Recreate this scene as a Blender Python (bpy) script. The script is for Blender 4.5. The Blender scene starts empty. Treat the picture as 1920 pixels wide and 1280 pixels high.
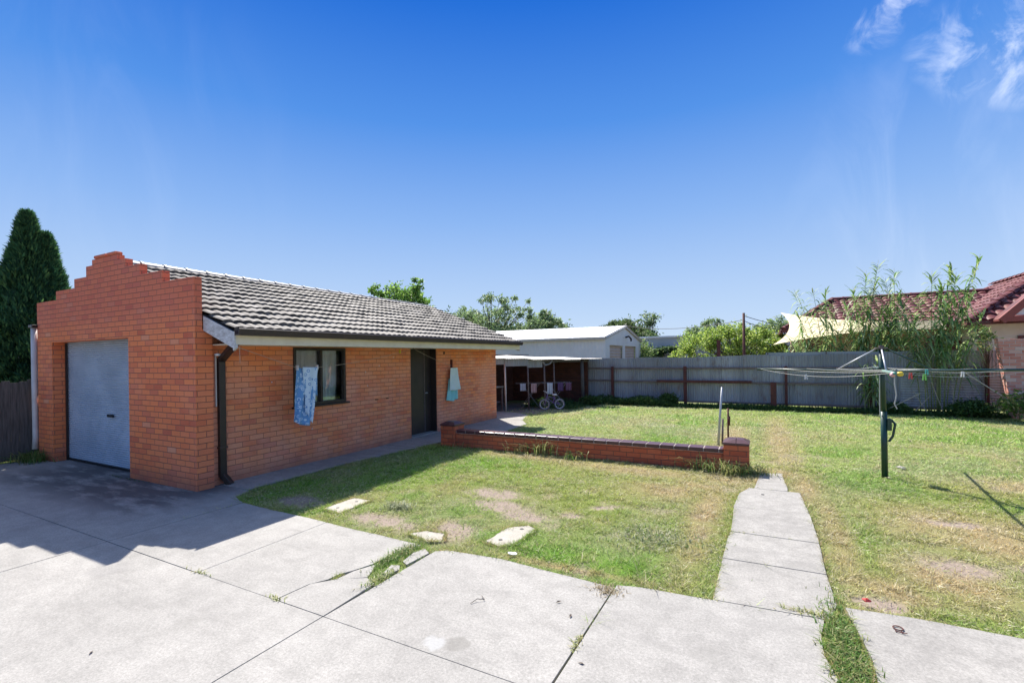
import bpy, math, random
import numpy as np
from mathutils import Vector, Matrix
random.seed(7); rng = np.random.default_rng(11)
S = bpy.context.scene
COL = S.collection
R = math.radians
V = Vector

# ------------------------------------------------------------------ camera
cam_d = bpy.data.cameras.new('camera'); cam = bpy.data.objects.new('camera', cam_d); COL.objects.link(cam)
cam_d.sensor_width = 36; cam_d.lens = 36 * 889.27 / 1920
cam_d.shift_y = 31.2 / 1920
cam_d.clip_start = 0.05; cam_d.clip_end = 3000
yaw, roll = 0.4861, -0.0141
Fw = V((-math.sin(yaw), math.cos(yaw), -0.0014)).normalized()
Rt = V((math.cos(yaw), math.sin(yaw), 0)); Up = Rt.cross(Fw)
R2 = Rt * math.cos(roll) + Up * math.sin(roll); U2 = -Rt * math.sin(roll) + Up * math.cos(roll)
cam.matrix_world = Matrix(((R2.x, U2.x, -Fw.x, 0), (R2.y, U2.y, -Fw.y, 0), (R2.z, U2.z, -Fw.z, 1.881), (0, 0, 0, 1)))
S.camera = cam
S.render.resolution_x, S.render.resolution_y = 1024, 682

# ------------------------------------------------------------------ sun, sky, exposure
SUN = V((-0.59, 0.58, 1.0)).normalized()
sd = bpy.data.lights.new('sun', 'SUN'); sd.energy = 4.6; sd.angle = R(0.53); sd.color = (1.0, 0.95, 0.87)
so = bpy.data.objects.new('sun', sd); COL.objects.link(so); so.rotation_euler = (-SUN).to_track_quat('-Z', 'Y').to_euler()
so.location = (0, 0, 30)
W = bpy.data.worlds.new('World'); S.world = W; W.use_nodes = True
wn, wl = W.node_tree.nodes, W.node_tree.links; wn.clear()
def N(nodes, t, **k):
    n = nodes.new(t)
    for a, b in k.items():
        if a in n.inputs: n.inputs[a].default_value = b
        else: setattr(n, a, b)
    return n
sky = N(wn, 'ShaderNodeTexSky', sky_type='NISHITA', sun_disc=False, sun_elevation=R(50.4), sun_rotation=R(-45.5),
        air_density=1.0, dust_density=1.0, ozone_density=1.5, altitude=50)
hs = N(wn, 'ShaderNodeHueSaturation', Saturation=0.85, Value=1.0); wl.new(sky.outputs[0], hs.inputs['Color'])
tc = N(wn, 'ShaderNodeTexCoord')
def wmath(op, a, b=None, c=None):
    n = N(wn, 'ShaderNodeMath', operation=op)
    for i, v in enumerate((a, b, c)):
        if v is None: continue
        if isinstance(v, (int, float)): n.inputs[i].default_value = v
        else: wl.new(v, n.inputs[i])
    return n.outputs[0]
def wdot(vec):
    n = N(wn, 'ShaderNodeVectorMath', operation='DOT_PRODUCT'); wl.new(tc.outputs['Generated'], n.inputs[0]); n.inputs[1].default_value = vec
    return n.outputs['Value']
def pixdir(px, py):
    return (Fw * 889.27 + R2 * (px - 960) + U2 * (671.2 - py)).normalized()
def ramp(v, lo, hi):
    n = N(wn, 'ShaderNodeMapRange', interpolation_type='SMOOTHSTEP'); wl.new(v, n.inputs[0]); n.inputs[1].default_value = lo; n.inputs[2].default_value = hi
    return n.outputs[0]
mp = N(wn, 'ShaderNodeMapping'); wl.new(tc.outputs['Generated'], mp.inputs[0]); mp.inputs['Scale'].default_value = (1, 1, 1)
nz = N(wn, 'ShaderNodeTexNoise', Scale=15.0, Detail=9.0, Roughness=0.62, Distortion=0.7); wl.new(mp.outputs[0], nz.inputs['Vector'])
mp2 = N(wn, 'ShaderNodeMapping'); wl.new(tc.outputs['Generated'], mp2.inputs[0]); mp2.inputs['Scale'].default_value = (1, 1, 0.22)
nz2 = N(wn, 'ShaderNodeTexNoise', Scale=9.0, Detail=7.0, Roughness=0.6, Distortion=0.9); wl.new(mp2.outputs[0], nz2.inputs['Vector'])
EXPO = 1.08
sepz = N(wn, 'ShaderNodeSeparateXYZ'); wl.new(tc.outputs['Generated'], sepz.inputs[0])
gr = N(wn, 'ShaderNodeValToRGB'); el = gr.color_ramp.elements; wl.new(sepz.outputs[2], gr.inputs[0])
GRAD = [(0.0, (.66, .79, .96)), (.08, (.53, .70, .95)), (.272, (.270, .480, .90)), (.437, (.092, .30, .82)), (.60, (.020, .165, .70)), (.85, (.035, .16, .60)), (1.0, (.03, .14, .55))]
while len(el) < len(GRAD): el.new(.5)
for i, (p_, c_) in enumerate(GRAD): el[i].position = p_; el[i].color = (*c_, 1)
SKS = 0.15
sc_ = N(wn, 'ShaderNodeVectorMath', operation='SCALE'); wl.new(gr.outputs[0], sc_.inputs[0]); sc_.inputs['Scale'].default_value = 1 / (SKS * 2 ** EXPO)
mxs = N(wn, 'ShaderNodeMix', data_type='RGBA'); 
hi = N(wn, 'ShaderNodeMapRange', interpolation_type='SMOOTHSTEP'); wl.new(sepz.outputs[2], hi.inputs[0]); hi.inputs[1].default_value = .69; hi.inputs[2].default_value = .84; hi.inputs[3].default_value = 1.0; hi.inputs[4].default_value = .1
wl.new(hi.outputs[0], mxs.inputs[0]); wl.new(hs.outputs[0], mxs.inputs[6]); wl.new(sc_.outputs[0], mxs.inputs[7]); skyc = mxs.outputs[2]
tot = None
for (px, py, rad, st, src, lo, hi) in [(1885, 75, 0.08, .5, nz, .40, .74), (1650, 18, 0.055, .42, nz, .44, .74), (1775, 80, 0.05, .25, nz, .42, .75),
                                       (1920, 130, .05, .4, nz, .4, .7), (1800, 330, 0.24, .10, nz2, .42, .8), (1880, 470, .22, .10, nz2, .4, .8), (150, 260, .3, .03, nz2, .4, .8)]:
    d = pixdir(px, py); m = ramp(wdot(d), math.cos(rad * 1.15), 1.0)
    c = wmath('MULTIPLY', wmath('MULTIPLY', m, ramp(src.outputs[0], lo, hi)), st)
    tot = c if tot is None else wmath('MAXIMUM', tot, c)
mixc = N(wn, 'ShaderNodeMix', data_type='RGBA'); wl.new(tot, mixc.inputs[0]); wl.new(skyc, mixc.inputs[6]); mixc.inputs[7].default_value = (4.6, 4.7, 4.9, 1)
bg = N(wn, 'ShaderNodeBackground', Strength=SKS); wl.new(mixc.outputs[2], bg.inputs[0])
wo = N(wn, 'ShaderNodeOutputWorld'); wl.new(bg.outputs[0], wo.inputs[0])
S.view_settings.view_transform = 'Standard'; S.view_settings.look = 'None'; S.view_settings.exposure = EXPO; S.view_settings.gamma = 1

# ------------------------------------------------------------------ helpers
def tag(o, label=None, cat=None, group=None, kind=None):
    if label: o['label'] = label
    if cat: o['category'] = cat
    if group: o['group'] = group
    if kind: o['kind'] = kind
    return o
def thing(name, label, cat, loc=(0, 0, 0), group=None):
    o = bpy.data.objects.new(name, None); COL.objects.link(o); o.location = loc; o.empty_display_size = .2
    return tag(o, label, cat, group)
def wloc(o):
    p = V((0, 0, 0))
    while o is not None: p += o.location; o = o.parent
    return p

class MB:
    def __init__(s): s.v = []; s.f = []; s.c = []
    def add(s, vs, fs, col=None):
        b = len(s.v); s.v += [tuple(v) for v in vs]; s.f += [tuple(i + b for i in f) for f in fs]
        if col is not None: s.c += [col] * len(vs)
    def box(s, x0, x1, y0, y1, z0, z1, M=None, col=None):
        vs = [V((x, y, z)) for z in (z0, z1) for y in (y0, y1) for x in (x0, x1)]
        if M: vs = [M @ v for v in vs]
        s.add(vs, [(0, 2, 3, 1), (4, 5, 7, 6), (0, 1, 5, 4), (2, 6, 7, 3), (0, 4, 6, 2), (1, 3, 7, 5)], col); return s
    def prism(s, poly, z0, z1, axis='z', col=None):   # poly CCW seen from +axis
        n = len(poly)
        def P(a, b, h): return (a, b, h) if axis == 'z' else ((h, a, b) if axis == 'x' else (b, h, a))
        vs = [P(a, b, z0) for a, b in poly] + [P(a, b, z1) for a, b in poly]
        s.add(vs, [tuple(reversed(range(n))), tuple(range(n, 2 * n))] + [(i, (i + 1) % n, n + (i + 1) % n, n + i) for i in range(n)], col); return s
    def tube(s, pts, r, n=8, cap=True, col=None):
        pts = [V(p) for p in pts]; rs = r if isinstance(r, (list, tuple)) else [r] * len(pts)
        b = len(s.v); vs = []; fs = []
        up = V((0.013, 0.02, 1)).normalized(); prev = None
        for i, p in enumerate(pts):
            t = (pts[min(i + 1, len(pts) - 1)] - pts[max(i - 1, 0)]).normalized()
            if prev is None:
                a = t.cross(up if abs(t.z) < .95 else V((1, .03, 0))).normalized()
            else: a = (prev - t * prev.dot(t)).normalized()
            prev = a; bb = t.cross(a)
            for k in range(n):
                an = 2 * math.pi * k / n
                vs.append(p + (a * math.cos(an) + bb * math.sin(an)) * rs[i])
        for i in range(len(pts) - 1):
            for k in range(n):
                k2 = (k + 1) % n
                fs.append((i * n + k, i * n + k2, (i + 1) * n + k2, (i + 1) * n + k))
        if cap: fs += [tuple(reversed(range(n))), tuple(range((len(pts) - 1) * n, len(pts) * n))]
        s.add(vs, fs, col); return s
    def bar(s, a, b, w, h, col=None):
        a, b = V(a), V(b); t = (b - a).normalized(); sd_ = t.cross(V((0, 0, 1)) if abs(t.z) < .95 else V((1, 0, 0))).normalized(); u = sd_.cross(t)
        vs = []
        for p in (a, b):
            for i, j in ((-1, -1), (1, -1), (1, 1), (-1, 1)): vs.append(p + sd_ * i * w / 2 + u * j * h / 2)
        s.add(vs, [(0, 3, 2, 1), (4, 5, 6, 7), (0, 1, 5, 4), (1, 2, 6, 5), (2, 3, 7, 6), (3, 0, 4, 7)], col); return s
    def blob(s, c, r, seg=10, rings=7, jit=0., col=None):
        c = V(c); r = r if isinstance(r, (tuple, list)) else (r, r, r); vs = []; fs = []
        for i in range(rings + 1):
            th = math.pi * i / rings
            for k in range(seg):
                ph = 2 * math.pi * k / seg; q = 1 + random.uniform(-jit, jit)
                vs.append(c + V((r[0] * math.sin(th) * math.cos(ph), r[1] * math.sin(th) * math.sin(ph), r[2] * math.cos(th))) * q)
        for i in range(rings):
            for k in range(seg):
                k2 = (k + 1) % seg; fs.append((i * seg + k, (i + 1) * seg + k, (i + 1) * seg + k2, i * seg + k2))
        s.add(vs, fs, col); return s
    def torus(s, c, ax, R_, r, n=28, m=8, col=None):
        c = V(c); ax = V(ax).normalized(); a = ax.orthogonal().normalized(); b = ax.cross(a); vs = []; fs = []
        for i in range(n):
            t = 2 * math.pi * i / n; d = a * math.cos(t) + b * math.sin(t)
            for k in range(m):
                q = 2 * math.pi * k / m; vs.append(c + d * (R_ + r * math.cos(q)) + ax * r * math.sin(q))
        for i in range(n):
            for k in range(m): fs.append((i * m + k, ((i + 1) % n) * m + k, ((i + 1) % n) * m + (k + 1) % m, i * m + (k + 1) % m))
        s.add(vs, fs, col); return s
    def build(s, name, mat, parent=None, smooth=False, bevel=0, uv=True, solid=0):
        off = wloc(parent) if parent else V((0, 0, 0))
        vs = np.array(s.v, dtype=np.float64).reshape(-1, 3)
        me = bpy.data.meshes.new(name); me.from_pydata([tuple(x) for x in (vs - np.array(off))], [], s.f)
        me.update()
        if uv:
            ul = me.uv_layers.new(name='UVMap'); nl = len(me.loops)
            li = np.zeros(nl, dtype=np.int32); me.loops.foreach_get('vertex_index', li)
            nr = np.zeros(len(me.polygons) * 3); me.polygons.foreach_get('normal', nr); nr = np.abs(nr.reshape(-1, 3))
            lt = np.zeros(len(me.polygons), dtype=np.int32); me.polygons.foreach_get('loop_total', lt)
            fi = np.repeat(np.arange(len(lt)), lt); d = nr.argmax(1)[fi]; P = vs[li]
            u = np.where(d == 0, P[:, 1], P[:, 0]); v = np.where(d == 2, P[:, 1], P[:, 2])
            ul.data.foreach_set('uv', np.stack([u, v], 1).astype(np.float32).ravel())
        if s.c:
            at = me.color_attributes.new('col', 'FLOAT_COLOR', 'POINT')
            at.data.foreach_set('color', np.array([(c[0], c[1], c[2], 1) for c in s.c], dtype=np.float32).ravel())
        o = bpy.data.objects.new(name, me); COL.objects.link(o)
        if mat: me.materials.append(mat)
        if parent: o.parent = parent
        if smooth: me.polygons.foreach_set('use_smooth', [True] * len(me.polygons))
        if solid:
            m = o.modifiers.new('solid', 'SOLIDIFY'); m.thickness = solid; m.offset = 0
        if bevel:
            m = o.modifiers.new('bevel', 'BEVEL'); m.width = bevel; m.segments = 2; m.limit_method = 'ANGLE'
        return o

def np_mesh(name, verts, faces, cols, mat, parent=None):
    """verts (n,3), faces (m,k) arrays, cols (n,3)."""
    me = bpy.data.meshes.new(name); n, m, k = len(verts), len(faces), faces.shape[1]
    off = np.array(wloc(parent)) if parent else 0
    me.vertices.add(n); me.vertices.foreach_set('co', (verts - off).astype(np.float32).ravel())
    me.loops.add(m * k); me.loops.foreach_set('vertex_index', faces.astype(np.int32).ravel())
    me.polygons.add(m); me.polygons.foreach_set('loop_start', np.arange(0, m * k, k, dtype=np.int32)); me.polygons.foreach_set('loop_total', np.full(m, k, dtype=np.int32))
    me.update(calc_edges=True)
    if cols is not None:
        at = me.color_attributes.new('col', 'FLOAT_COLOR', 'POINT')
        at.data.foreach_set('color', np.concatenate([cols, np.ones((n, 1))], 1).astype(np.float32).ravel())
    me.materials.append(mat); o = bpy.data.objects.new(name, me); COL.objects.link(o)
    if parent: o.parent = parent
    return o

# value noise
_G = rng.random((256, 256))
def vn(x, y, s, seed=0):
    x = np.asarray(x) * s + seed * 17.3 + 500; y = np.asarray(y) * s + seed * 31.7 + 500
    xi = np.floor(x).astype(int); yi = np.floor(y).astype(int); fx = x - xi; fy = y - yi
    fx = fx * fx * (3 - 2 * fx); fy = fy * fy * (3 - 2 * fy); g = lambda a, b: _G[a % 256, b % 256]
    return (g(xi, yi) * (1 - fx) + g(xi + 1, yi) * fx) * (1 - fy) + (g(xi, yi + 1) * (1 - fx) + g(xi + 1, yi + 1) * fx) * fy
def fbm(x, y, s, seed=0, o=4):
    return sum(vn(x, y, s * 2.03 ** i, seed + i) * .5 ** i for i in range(o)) / sum(.5 ** i for i in range(o))

# ------------------------------------------------------------------ materials
def newmat(name):
    m = bpy.data.materials.new(name); m.use_nodes = True; n = m.node_tree.nodes; n.clear()
    o = n.new('ShaderNodeOutputMaterial'); b = n.new('ShaderNodeBsdfPrincipled'); m.node_tree.links.new(b.outputs[0], o.inputs[0])
    return m, n, m.node_tree.links, b
def cr(n, l, src, stops):
    r = n.new('ShaderNodeValToRGB'); e = r.color_ramp.elements
    while len(e) < len(stops): e.new(.5)
    for i, (p, c) in enumerate(stops): e[i].position = p; e[i].color = (*c, 1) if len(c) == 3 else c
    l.new(src, r.inputs[0]); return r.outputs[0]
def mixn(n, l, f, a, b, mode='MIX'):
    x = n.new('ShaderNodeMix'); x.data_type = 'RGBA'; x.blend_type = mode
    for i, v in ((0, f), (6, a), (7, b)):
        if isinstance(v, (int, float)): x.inputs[i].default_value = v
        elif isinstance(v, tuple): x.inputs[i].default_value = (*v, 1) if len(v) == 3 else v
        else: l.new(v, x.inputs[i])
    return x.outputs[2]
def noise(n, l, s, d=6, r=.6, vec=None, scale=None, dist=0):
    t = n.new('ShaderNodeTexNoise'); t.inputs['Scale'].default_value = s; t.inputs['Detail'].default_value = d; t.inputs['Roughness'].default_value = r; t.inputs['Distortion'].default_value = dist
    if vec is None:
        g = n.new('ShaderNodeNewGeometry'); vec = g.outputs['Position']
    if scale:
        mp = n.new('ShaderNodeMapping'); mp.inputs['Scale'].default_value = scale; l.new(vec, mp.inputs[0]); vec = mp.outputs[0]
    l.new(vec, t.inputs['Vector']); return t.outputs[0]
def bump(n, l, b, h, strength=.3, dist=.01):
    x = n.new('ShaderNodeBump'); x.inputs['Strength'].default_value = strength; x.inputs['Distance'].default_value = dist
    l.new(h, x.inputs['Height']); l.new(x.outputs[0], b.inputs['Normal'])
def simple(name, c1, c2=None, s=8, rough=.7, metal=0, bs=.2, bd=.004, scale=None, spec=None):
    m, n, l, b = newmat(name); c2 = c2 or tuple(x * .75 for x in c1)
    f = noise(n, l, s, scale=scale); l.new(cr(n, l, f, [(.3, c2), (.7, c1)]), b.inputs['Base Color'])
    b.inputs['Roughness'].default_value = rough; b.inputs['Metallic'].default_value = metal
    if spec is not None: b.inputs['Specular IOR Level'].default_value = spec
    if bs: bump(n, l, b, noise(n, l, s * 6, scale=scale), bs, bd)
    return m

def brickmat(name, stops, mortar, zred=False, weather=.5):
    m, n, l, b = newmat(name)
    uv = n.new('ShaderNodeTexCoord').outputs['UV']
    wob = n.new('ShaderNodeTexNoise'); wob.inputs['Scale'].default_value = 6; l.new(uv, wob.inputs['Vector'])
    sub = n.new('ShaderNodeVectorMath'); sub.operation = 'MULTIPLY_ADD'; l.new(wob.outputs['Color'], sub.inputs[0]); sub.inputs[1].default_value = (.008, .008, 0); l.new(uv, sub.inputs[2])
    br = n.new('ShaderNodeTexBrick'); l.new(sub.outputs[0], br.inputs['Vector'])
    for k, v in (('Scale', 1), ('Mortar Size', .0055), ('Mortar Smooth', .35), ('Bias', 0), ('Brick Width', .24), ('Row Height', .086)): br.inputs[k].default_value = v
    br.inputs['Color1'].default_value = (0, 0, 0, 1); br.inputs['Color2'].default_value = (1, 1, 1, 1); br.inputs['Mortar'].default_value = (.5, .5, .5, 1)
    c = cr(n, l, br.outputs['Color'], stops)
    # blotches of pale efflorescence and of soot
    big = noise(n, l, 1.1, 6, .6)
    c = mixn(n, l, cr(n, l, big, [(.42, (0, 0, 0)), (.75, (weather,) * 3)]), c, (.78, .36, .25))
    big2 = noise(n, l, 2.3, 7, .65, scale=(1, 1, .7))
    c = mixn(n, l, cr(n, l, big2, [(.58, (0, 0, 0)), (.85, (.35, .35, .35))]), c, (.40, .12, .07))
    fine = noise(n, l, 160, 3, .7)
    c = mixn(n, l, .35, c, cr(n, l, fine, [(.3, (.25, .25, .25)), (.7, (.85, .85, .85))]), 'OVERLAY')
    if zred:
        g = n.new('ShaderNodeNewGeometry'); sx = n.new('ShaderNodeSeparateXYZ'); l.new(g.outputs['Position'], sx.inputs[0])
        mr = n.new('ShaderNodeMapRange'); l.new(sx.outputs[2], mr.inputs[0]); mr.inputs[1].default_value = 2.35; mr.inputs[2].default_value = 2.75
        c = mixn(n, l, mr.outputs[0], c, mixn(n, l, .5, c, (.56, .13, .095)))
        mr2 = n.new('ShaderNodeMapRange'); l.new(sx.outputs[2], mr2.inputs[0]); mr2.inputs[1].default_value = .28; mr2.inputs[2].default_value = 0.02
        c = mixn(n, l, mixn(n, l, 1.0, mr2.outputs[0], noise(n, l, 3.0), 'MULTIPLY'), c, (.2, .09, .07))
    c = mixn(n, l, br.outputs['Fac'], c, mixn(n, l, noise(n, l, 3), mortar, tuple(x * .75 for x in mortar)))
    l.new(c, b.inputs['Base Color']); b.inputs['Roughness'].default_value = .85
    inv = n.new('ShaderNodeMath'); inv.operation = 'MULTIPLY_ADD'; l.new(br.outputs['Fac'], inv.inputs[0]); inv.inputs[1].default_value = -1; l.new(mixn(n, l, .5, noise(n, l, 60), br.outputs['Color']), inv.inputs[2])
    bump(n, l, b, inv.outputs[0], .9, .010)
    return m
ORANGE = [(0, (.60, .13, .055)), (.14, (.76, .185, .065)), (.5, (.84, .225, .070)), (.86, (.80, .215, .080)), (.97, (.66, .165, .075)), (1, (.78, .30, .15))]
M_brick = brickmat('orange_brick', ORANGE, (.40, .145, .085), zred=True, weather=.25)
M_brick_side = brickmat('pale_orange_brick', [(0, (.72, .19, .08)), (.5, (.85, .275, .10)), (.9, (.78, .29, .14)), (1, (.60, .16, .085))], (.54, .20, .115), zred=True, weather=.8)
M_redbrick = brickmat('red_brick', [(0, (.38, .075, .03)), (.5, (.54, .12, .045)), (1, (.48, .14, .06))], (.20, .09, .06), weather=.1)
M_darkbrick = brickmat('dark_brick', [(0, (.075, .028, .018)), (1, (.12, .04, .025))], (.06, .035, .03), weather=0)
M_pinkbrick = brickmat('sunlit_red_brick', [(0, (.48, .15, .11)), (.5, (.60, .26, .20)), (1, (.70, .50, .42))], (.72, .62, .56), weather=.5)  # pale bricks and mortar stand in for dappled sunlight on this wall

def concrete(name, base=(.50, .49, .47), stain=.5, oil=False):
    m, n, l, b = newmat(name)
    f1 = noise(n, l, .9, 8, .62); c = cr(n, l, f1, [(.25, tuple(x * .78 for x in base)), (.5, tuple(x * .95 for x in base)), (.75, tuple(x * 1.1 for x in base))])
    f2 = noise(n, l, 5, 8, .7, dist=.4); c = mixn(n, l, stain, c, cr(n, l, f2, [(.32, (.34, .34, .33)), (.62, (.62, .62, .61))]), 'OVERLAY')
    f3 = noise(n, l, 55, 8, .9); c = mixn(n, l, .5, c, cr(n, l, f3, [(.36, (.18, .18, .18)), (.5, (.5, .5, .5)), (.62, (.80, .80, .80))]), 'OVERLAY')
    f4 = noise(n, l, 1.3, 8, .68, scale=(1, 3.2, 1), dist=1.2); c = mixn(n, l, cr(n, l, f4, [(.52, (0, 0, 0)), (.70, (.42, .42, .42))]), c, tuple(x * .62 for x in base))
    f5 = noise(n, l, 11, 6, .75); c = mixn(n, l, cr(n, l, f5, [(.62, (0, 0, 0)), (.72, (.35, .35, .35))]), c, tuple(x * .55 for x in base))
    vo = n.new('ShaderNodeTexVoronoi'); vo.inputs['Scale'].default_value = 26; g = n.new('ShaderNodeNewGeometry'); l.new(g.outputs['Position'], vo.inputs['Vector'])
    st = n.new('ShaderNodeVectorMath'); st.operation = 'MULTIPLY_ADD'; wv = n.new('ShaderNodeTexNoise'); wv.inputs['Scale'].default_value = 9; l.new(g.outputs['Position'], wv.inputs['Vector']); l.new(wv.outputs['Color'], st.inputs[0]); st.inputs[1].default_value = (.14, .14, 0); l.new(g.outputs['Position'], st.inputs[2])
    for cx, cy, rr, colr, k in ((-1.80, 2.58, .07, (.17, .16, .14), .6), (-1.95, 2.53, .07, (.40, .40, .39), .5), (-3.7, 1.9, .10, (.2, .19, .17), .35), (-5.3, 2.1, .16, (.19, .18, .17), .3), (-.35, 3.2, .10, (.2, .19, .17), .3)):
        dd = n.new('ShaderNodeVectorMath'); dd.operation = 'DISTANCE'; l.new(st.outputs[0], dd.inputs[0]); dd.inputs[1].default_value = (cx + .07, cy + .07, 0)
        c = mixn(n, l, cr(n, l, dd.outputs['Value'], [(rr * .75, (k,) * 3), (rr * 1.25, (0, 0, 0))]), c, colr)
    sp = cr(n, l, vo.outputs['Distance'], [(.06, (1, 1, 1)), (.12, (0, 0, 0))])
    sp = mixn(n, l, 1.0, sp, cr(n, l, noise(n, l, 1.7), [(.5, (0, 0, 0)), (.7, (.35, .35, .35))]), 'MULTIPLY')
    c = mixn(n, l, sp, c, (.19, .18, .165))
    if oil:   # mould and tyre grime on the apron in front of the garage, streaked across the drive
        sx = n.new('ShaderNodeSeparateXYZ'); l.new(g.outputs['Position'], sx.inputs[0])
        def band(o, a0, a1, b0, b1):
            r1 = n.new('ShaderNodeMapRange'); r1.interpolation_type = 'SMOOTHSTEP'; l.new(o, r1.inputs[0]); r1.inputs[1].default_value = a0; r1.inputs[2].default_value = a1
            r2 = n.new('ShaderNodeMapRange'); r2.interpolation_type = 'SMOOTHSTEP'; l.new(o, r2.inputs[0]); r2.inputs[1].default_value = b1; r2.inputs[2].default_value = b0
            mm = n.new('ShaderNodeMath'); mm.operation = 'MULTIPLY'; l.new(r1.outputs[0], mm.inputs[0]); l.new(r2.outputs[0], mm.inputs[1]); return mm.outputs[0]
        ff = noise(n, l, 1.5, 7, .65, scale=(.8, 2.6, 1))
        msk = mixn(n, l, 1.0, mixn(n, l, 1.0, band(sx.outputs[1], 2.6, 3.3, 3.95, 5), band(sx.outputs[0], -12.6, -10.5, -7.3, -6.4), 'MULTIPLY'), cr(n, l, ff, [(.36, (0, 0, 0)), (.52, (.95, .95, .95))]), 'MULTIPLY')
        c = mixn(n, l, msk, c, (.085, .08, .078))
    l.new(c, b.inputs['Base Color']); b.inputs['Roughness'].default_value = .88
    bump(n, l, b, mixn(n, l, .5, f3, f2), .35, .004)
    return m
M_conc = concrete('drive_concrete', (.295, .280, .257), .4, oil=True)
M_path = concrete('path_concrete', (.288, .272, .248), .5)
M_slabc = concrete('pale_slab_concrete', (.37, .34, .285), .4)
M_joint = simple('joint_dirt', (.075, .06, .045), (.04, .035, .03), 20)

def attr_mat(name, rough=.6, trans=0., spec=.3, fine=0):
    m, n, l, b = newmat(name)
    a = n.new('ShaderNodeAttribute'); a.attribute_name = 'col'; c = a.outputs['Color']
    if fine: c = mixn(n, l, .5, c, cr(n, l, noise(n, l, fine, 5, .75), [(.3, (.2, .2, .2)), (.7, (.8, .8, .8))]), 'OVERLAY')
    l.new(c, b.inputs['Base Color']); b.inputs['Roughness'].default_value = rough; b.inputs['Specular IOR Level'].default_value = spec
    if fine: bump(n, l, b, noise(n, l, fine * .6, 5, .7), .6, .015)
    if trans:
        t = n.new('ShaderNodeBsdfTranslucent'); l.new(c, t.inputs[0]); ms = n.new('ShaderNodeMixShader'); ms.inputs[0].default_value = trans
        l.new(b.outputs[0], ms.inputs[1]); l.new(t.outputs[0], ms.inputs[2])
        l.new(ms.outputs[0], next(x for x in n if x.type == 'OUTPUT_MATERIAL').inputs[0])
    return m
M_lawn = attr_mat('lawn_soil', .95, 0, .1, fine=45)
M_blade = attr_mat('grass_blade', .5, .45, .3)
M_leaf = attr_mat('leaf', .5, .45, .3)
M_cyp = attr_mat('cypress_foliage', .7, .3, .2)
M_bark = simple('bark', (.16, .12, .09), (.08, .06, .05), 12, .9, bs=.6, bd=.02)

def tilemat(name, stops, stain, rough, lich=.5):
    m, n, l, b = newmat(name)
    uv = n.new('ShaderNodeTexCoord').outputs['UV']
    sn = n.new('ShaderNodeVectorMath'); sn.operation = 'SNAP'; l.new(uv, sn.inputs[0]); sn.inputs[1].default_value = (.3, .31, 1)
    wnz = n.new('ShaderNodeTexWhiteNoise'); wnz.noise_dimensions = '2D'; l.new(sn.outputs[0], wnz.inputs[0])
    c = cr(n, l, wnz.outputs['Value'], stops)
    f = noise(n, l, 9, 8, .75); c = mixn(n, l, cr(n, l, f, [(.45, (0, 0, 0)), (.60, (lich,) * 3)]), c, stain)
    f9 = noise(n, l, 1.6, 5, .7); c = mixn(n, l, cr(n, l, f9, [(.42, (0, 0, 0)), (.7, (lich * .8,) * 3)]), c, stain)
    f2 = noise(n, l, 60, 4, .7); c = mixn(n, l, .4, c, cr(n, l, f2, [(.3, (.25, .25, .25)), (.7, (.8, .8, .8))]), 'OVERLAY')
    l.new(c, b.inputs['Base Color']); b.inputs['Roughness'].default_value = rough
    bump(n, l, b, f2, .4, .004); b.inputs['Specular IOR Level'].default_value = .3; return m
M_tile = tilemat('weathered_grey_tile', [(0, (.095, .082, .070)), (.5, (.155, .138, .12)), (1, (.235, .213, .19))], (.07, .06, .052), .7, .8)
M_ridge = tilemat('ridge_tile_grey', [(0, (.17, .17, .18)), (1, (.34, .34, .34))], (.10, .09, .085), .5, .7)
M_redtile = tilemat('burgundy_tile', [(0, (.11, .030, .028)), (.5, (.155, .040, .036)), (1, (.22, .065, .055))], (.08, .035, .03), .5, .35)

M_cream = simple('cream_paint', (.84, .74, .56), (.70, .60, .44), 3, .55)
M_whitew = simple('flaking_white_paint', (.72, .71, .69), (.40, .37, .34), 14, .7, scale=(1, 1, 3))
M_white = simple('white_paint', (.78, .78, .76), (.68, .67, .64), 3, .5)
M_brown = simple('dark_brown_metal', (.035, .022, .018), (.02, .014, .012), 6, .4)
M_gutter = simple('brown_gutter', (.060, .036, .030), (.035, .022, .02), 6, .45)
M_doorp = simple('dark_brown_door', (.045, .032, .028), (.022, .017, .016), 2.2, .4, bs=.1)
M_pipew = simple('white_pipe', (.62, .58, .54), (.48, .44, .40), 4, .5)
M_steel = simple('galvanised_steel', (.52, .53, .55), (.38, .39, .41), 5, .5, metal=.35)
M_wire = simple('plastic_line', (.50, .50, .47), None, 5, .5, bs=0)
M_cord = simple('tan_cord', (.50, .42, .33), None, 5, .8, bs=0)
M_green = simple('dark_green_paint', (.015, .055, .040), (.010, .035, .028), 5, .35)
M_grnlt = simple('sea_green_paint', (.10, .30, .24), (.06, .2, .16), 5, .4)
M_rust = simple('rust_red_timber', (.13, .035, .028), (.07, .022, .018), 7, .8, bs=.4)
M_oldwood = simple('weathered_grey_timber', (.16, .14, .125), (.055, .048, .043), 4, .9, bs=.6, bd=.01, scale=(8, 8, .6))
M_rail = simple('weathered_rail_timber', (.24, .19, .17), (.10, .07, .065), 6, .9, bs=.5, scale=(.6, 6, 6))
M_plum = simple('plum_glazed_brick', (.115, .045, .05), (.06, .025, .03), 5, .32, bs=.2)
M_mortar = simple('pale_mortar', (.44, .38, .35), (.26, .21, .19), 20, .9)
M_black = simple('black', (.012, .012, .012), None, 5, .6)
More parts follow.
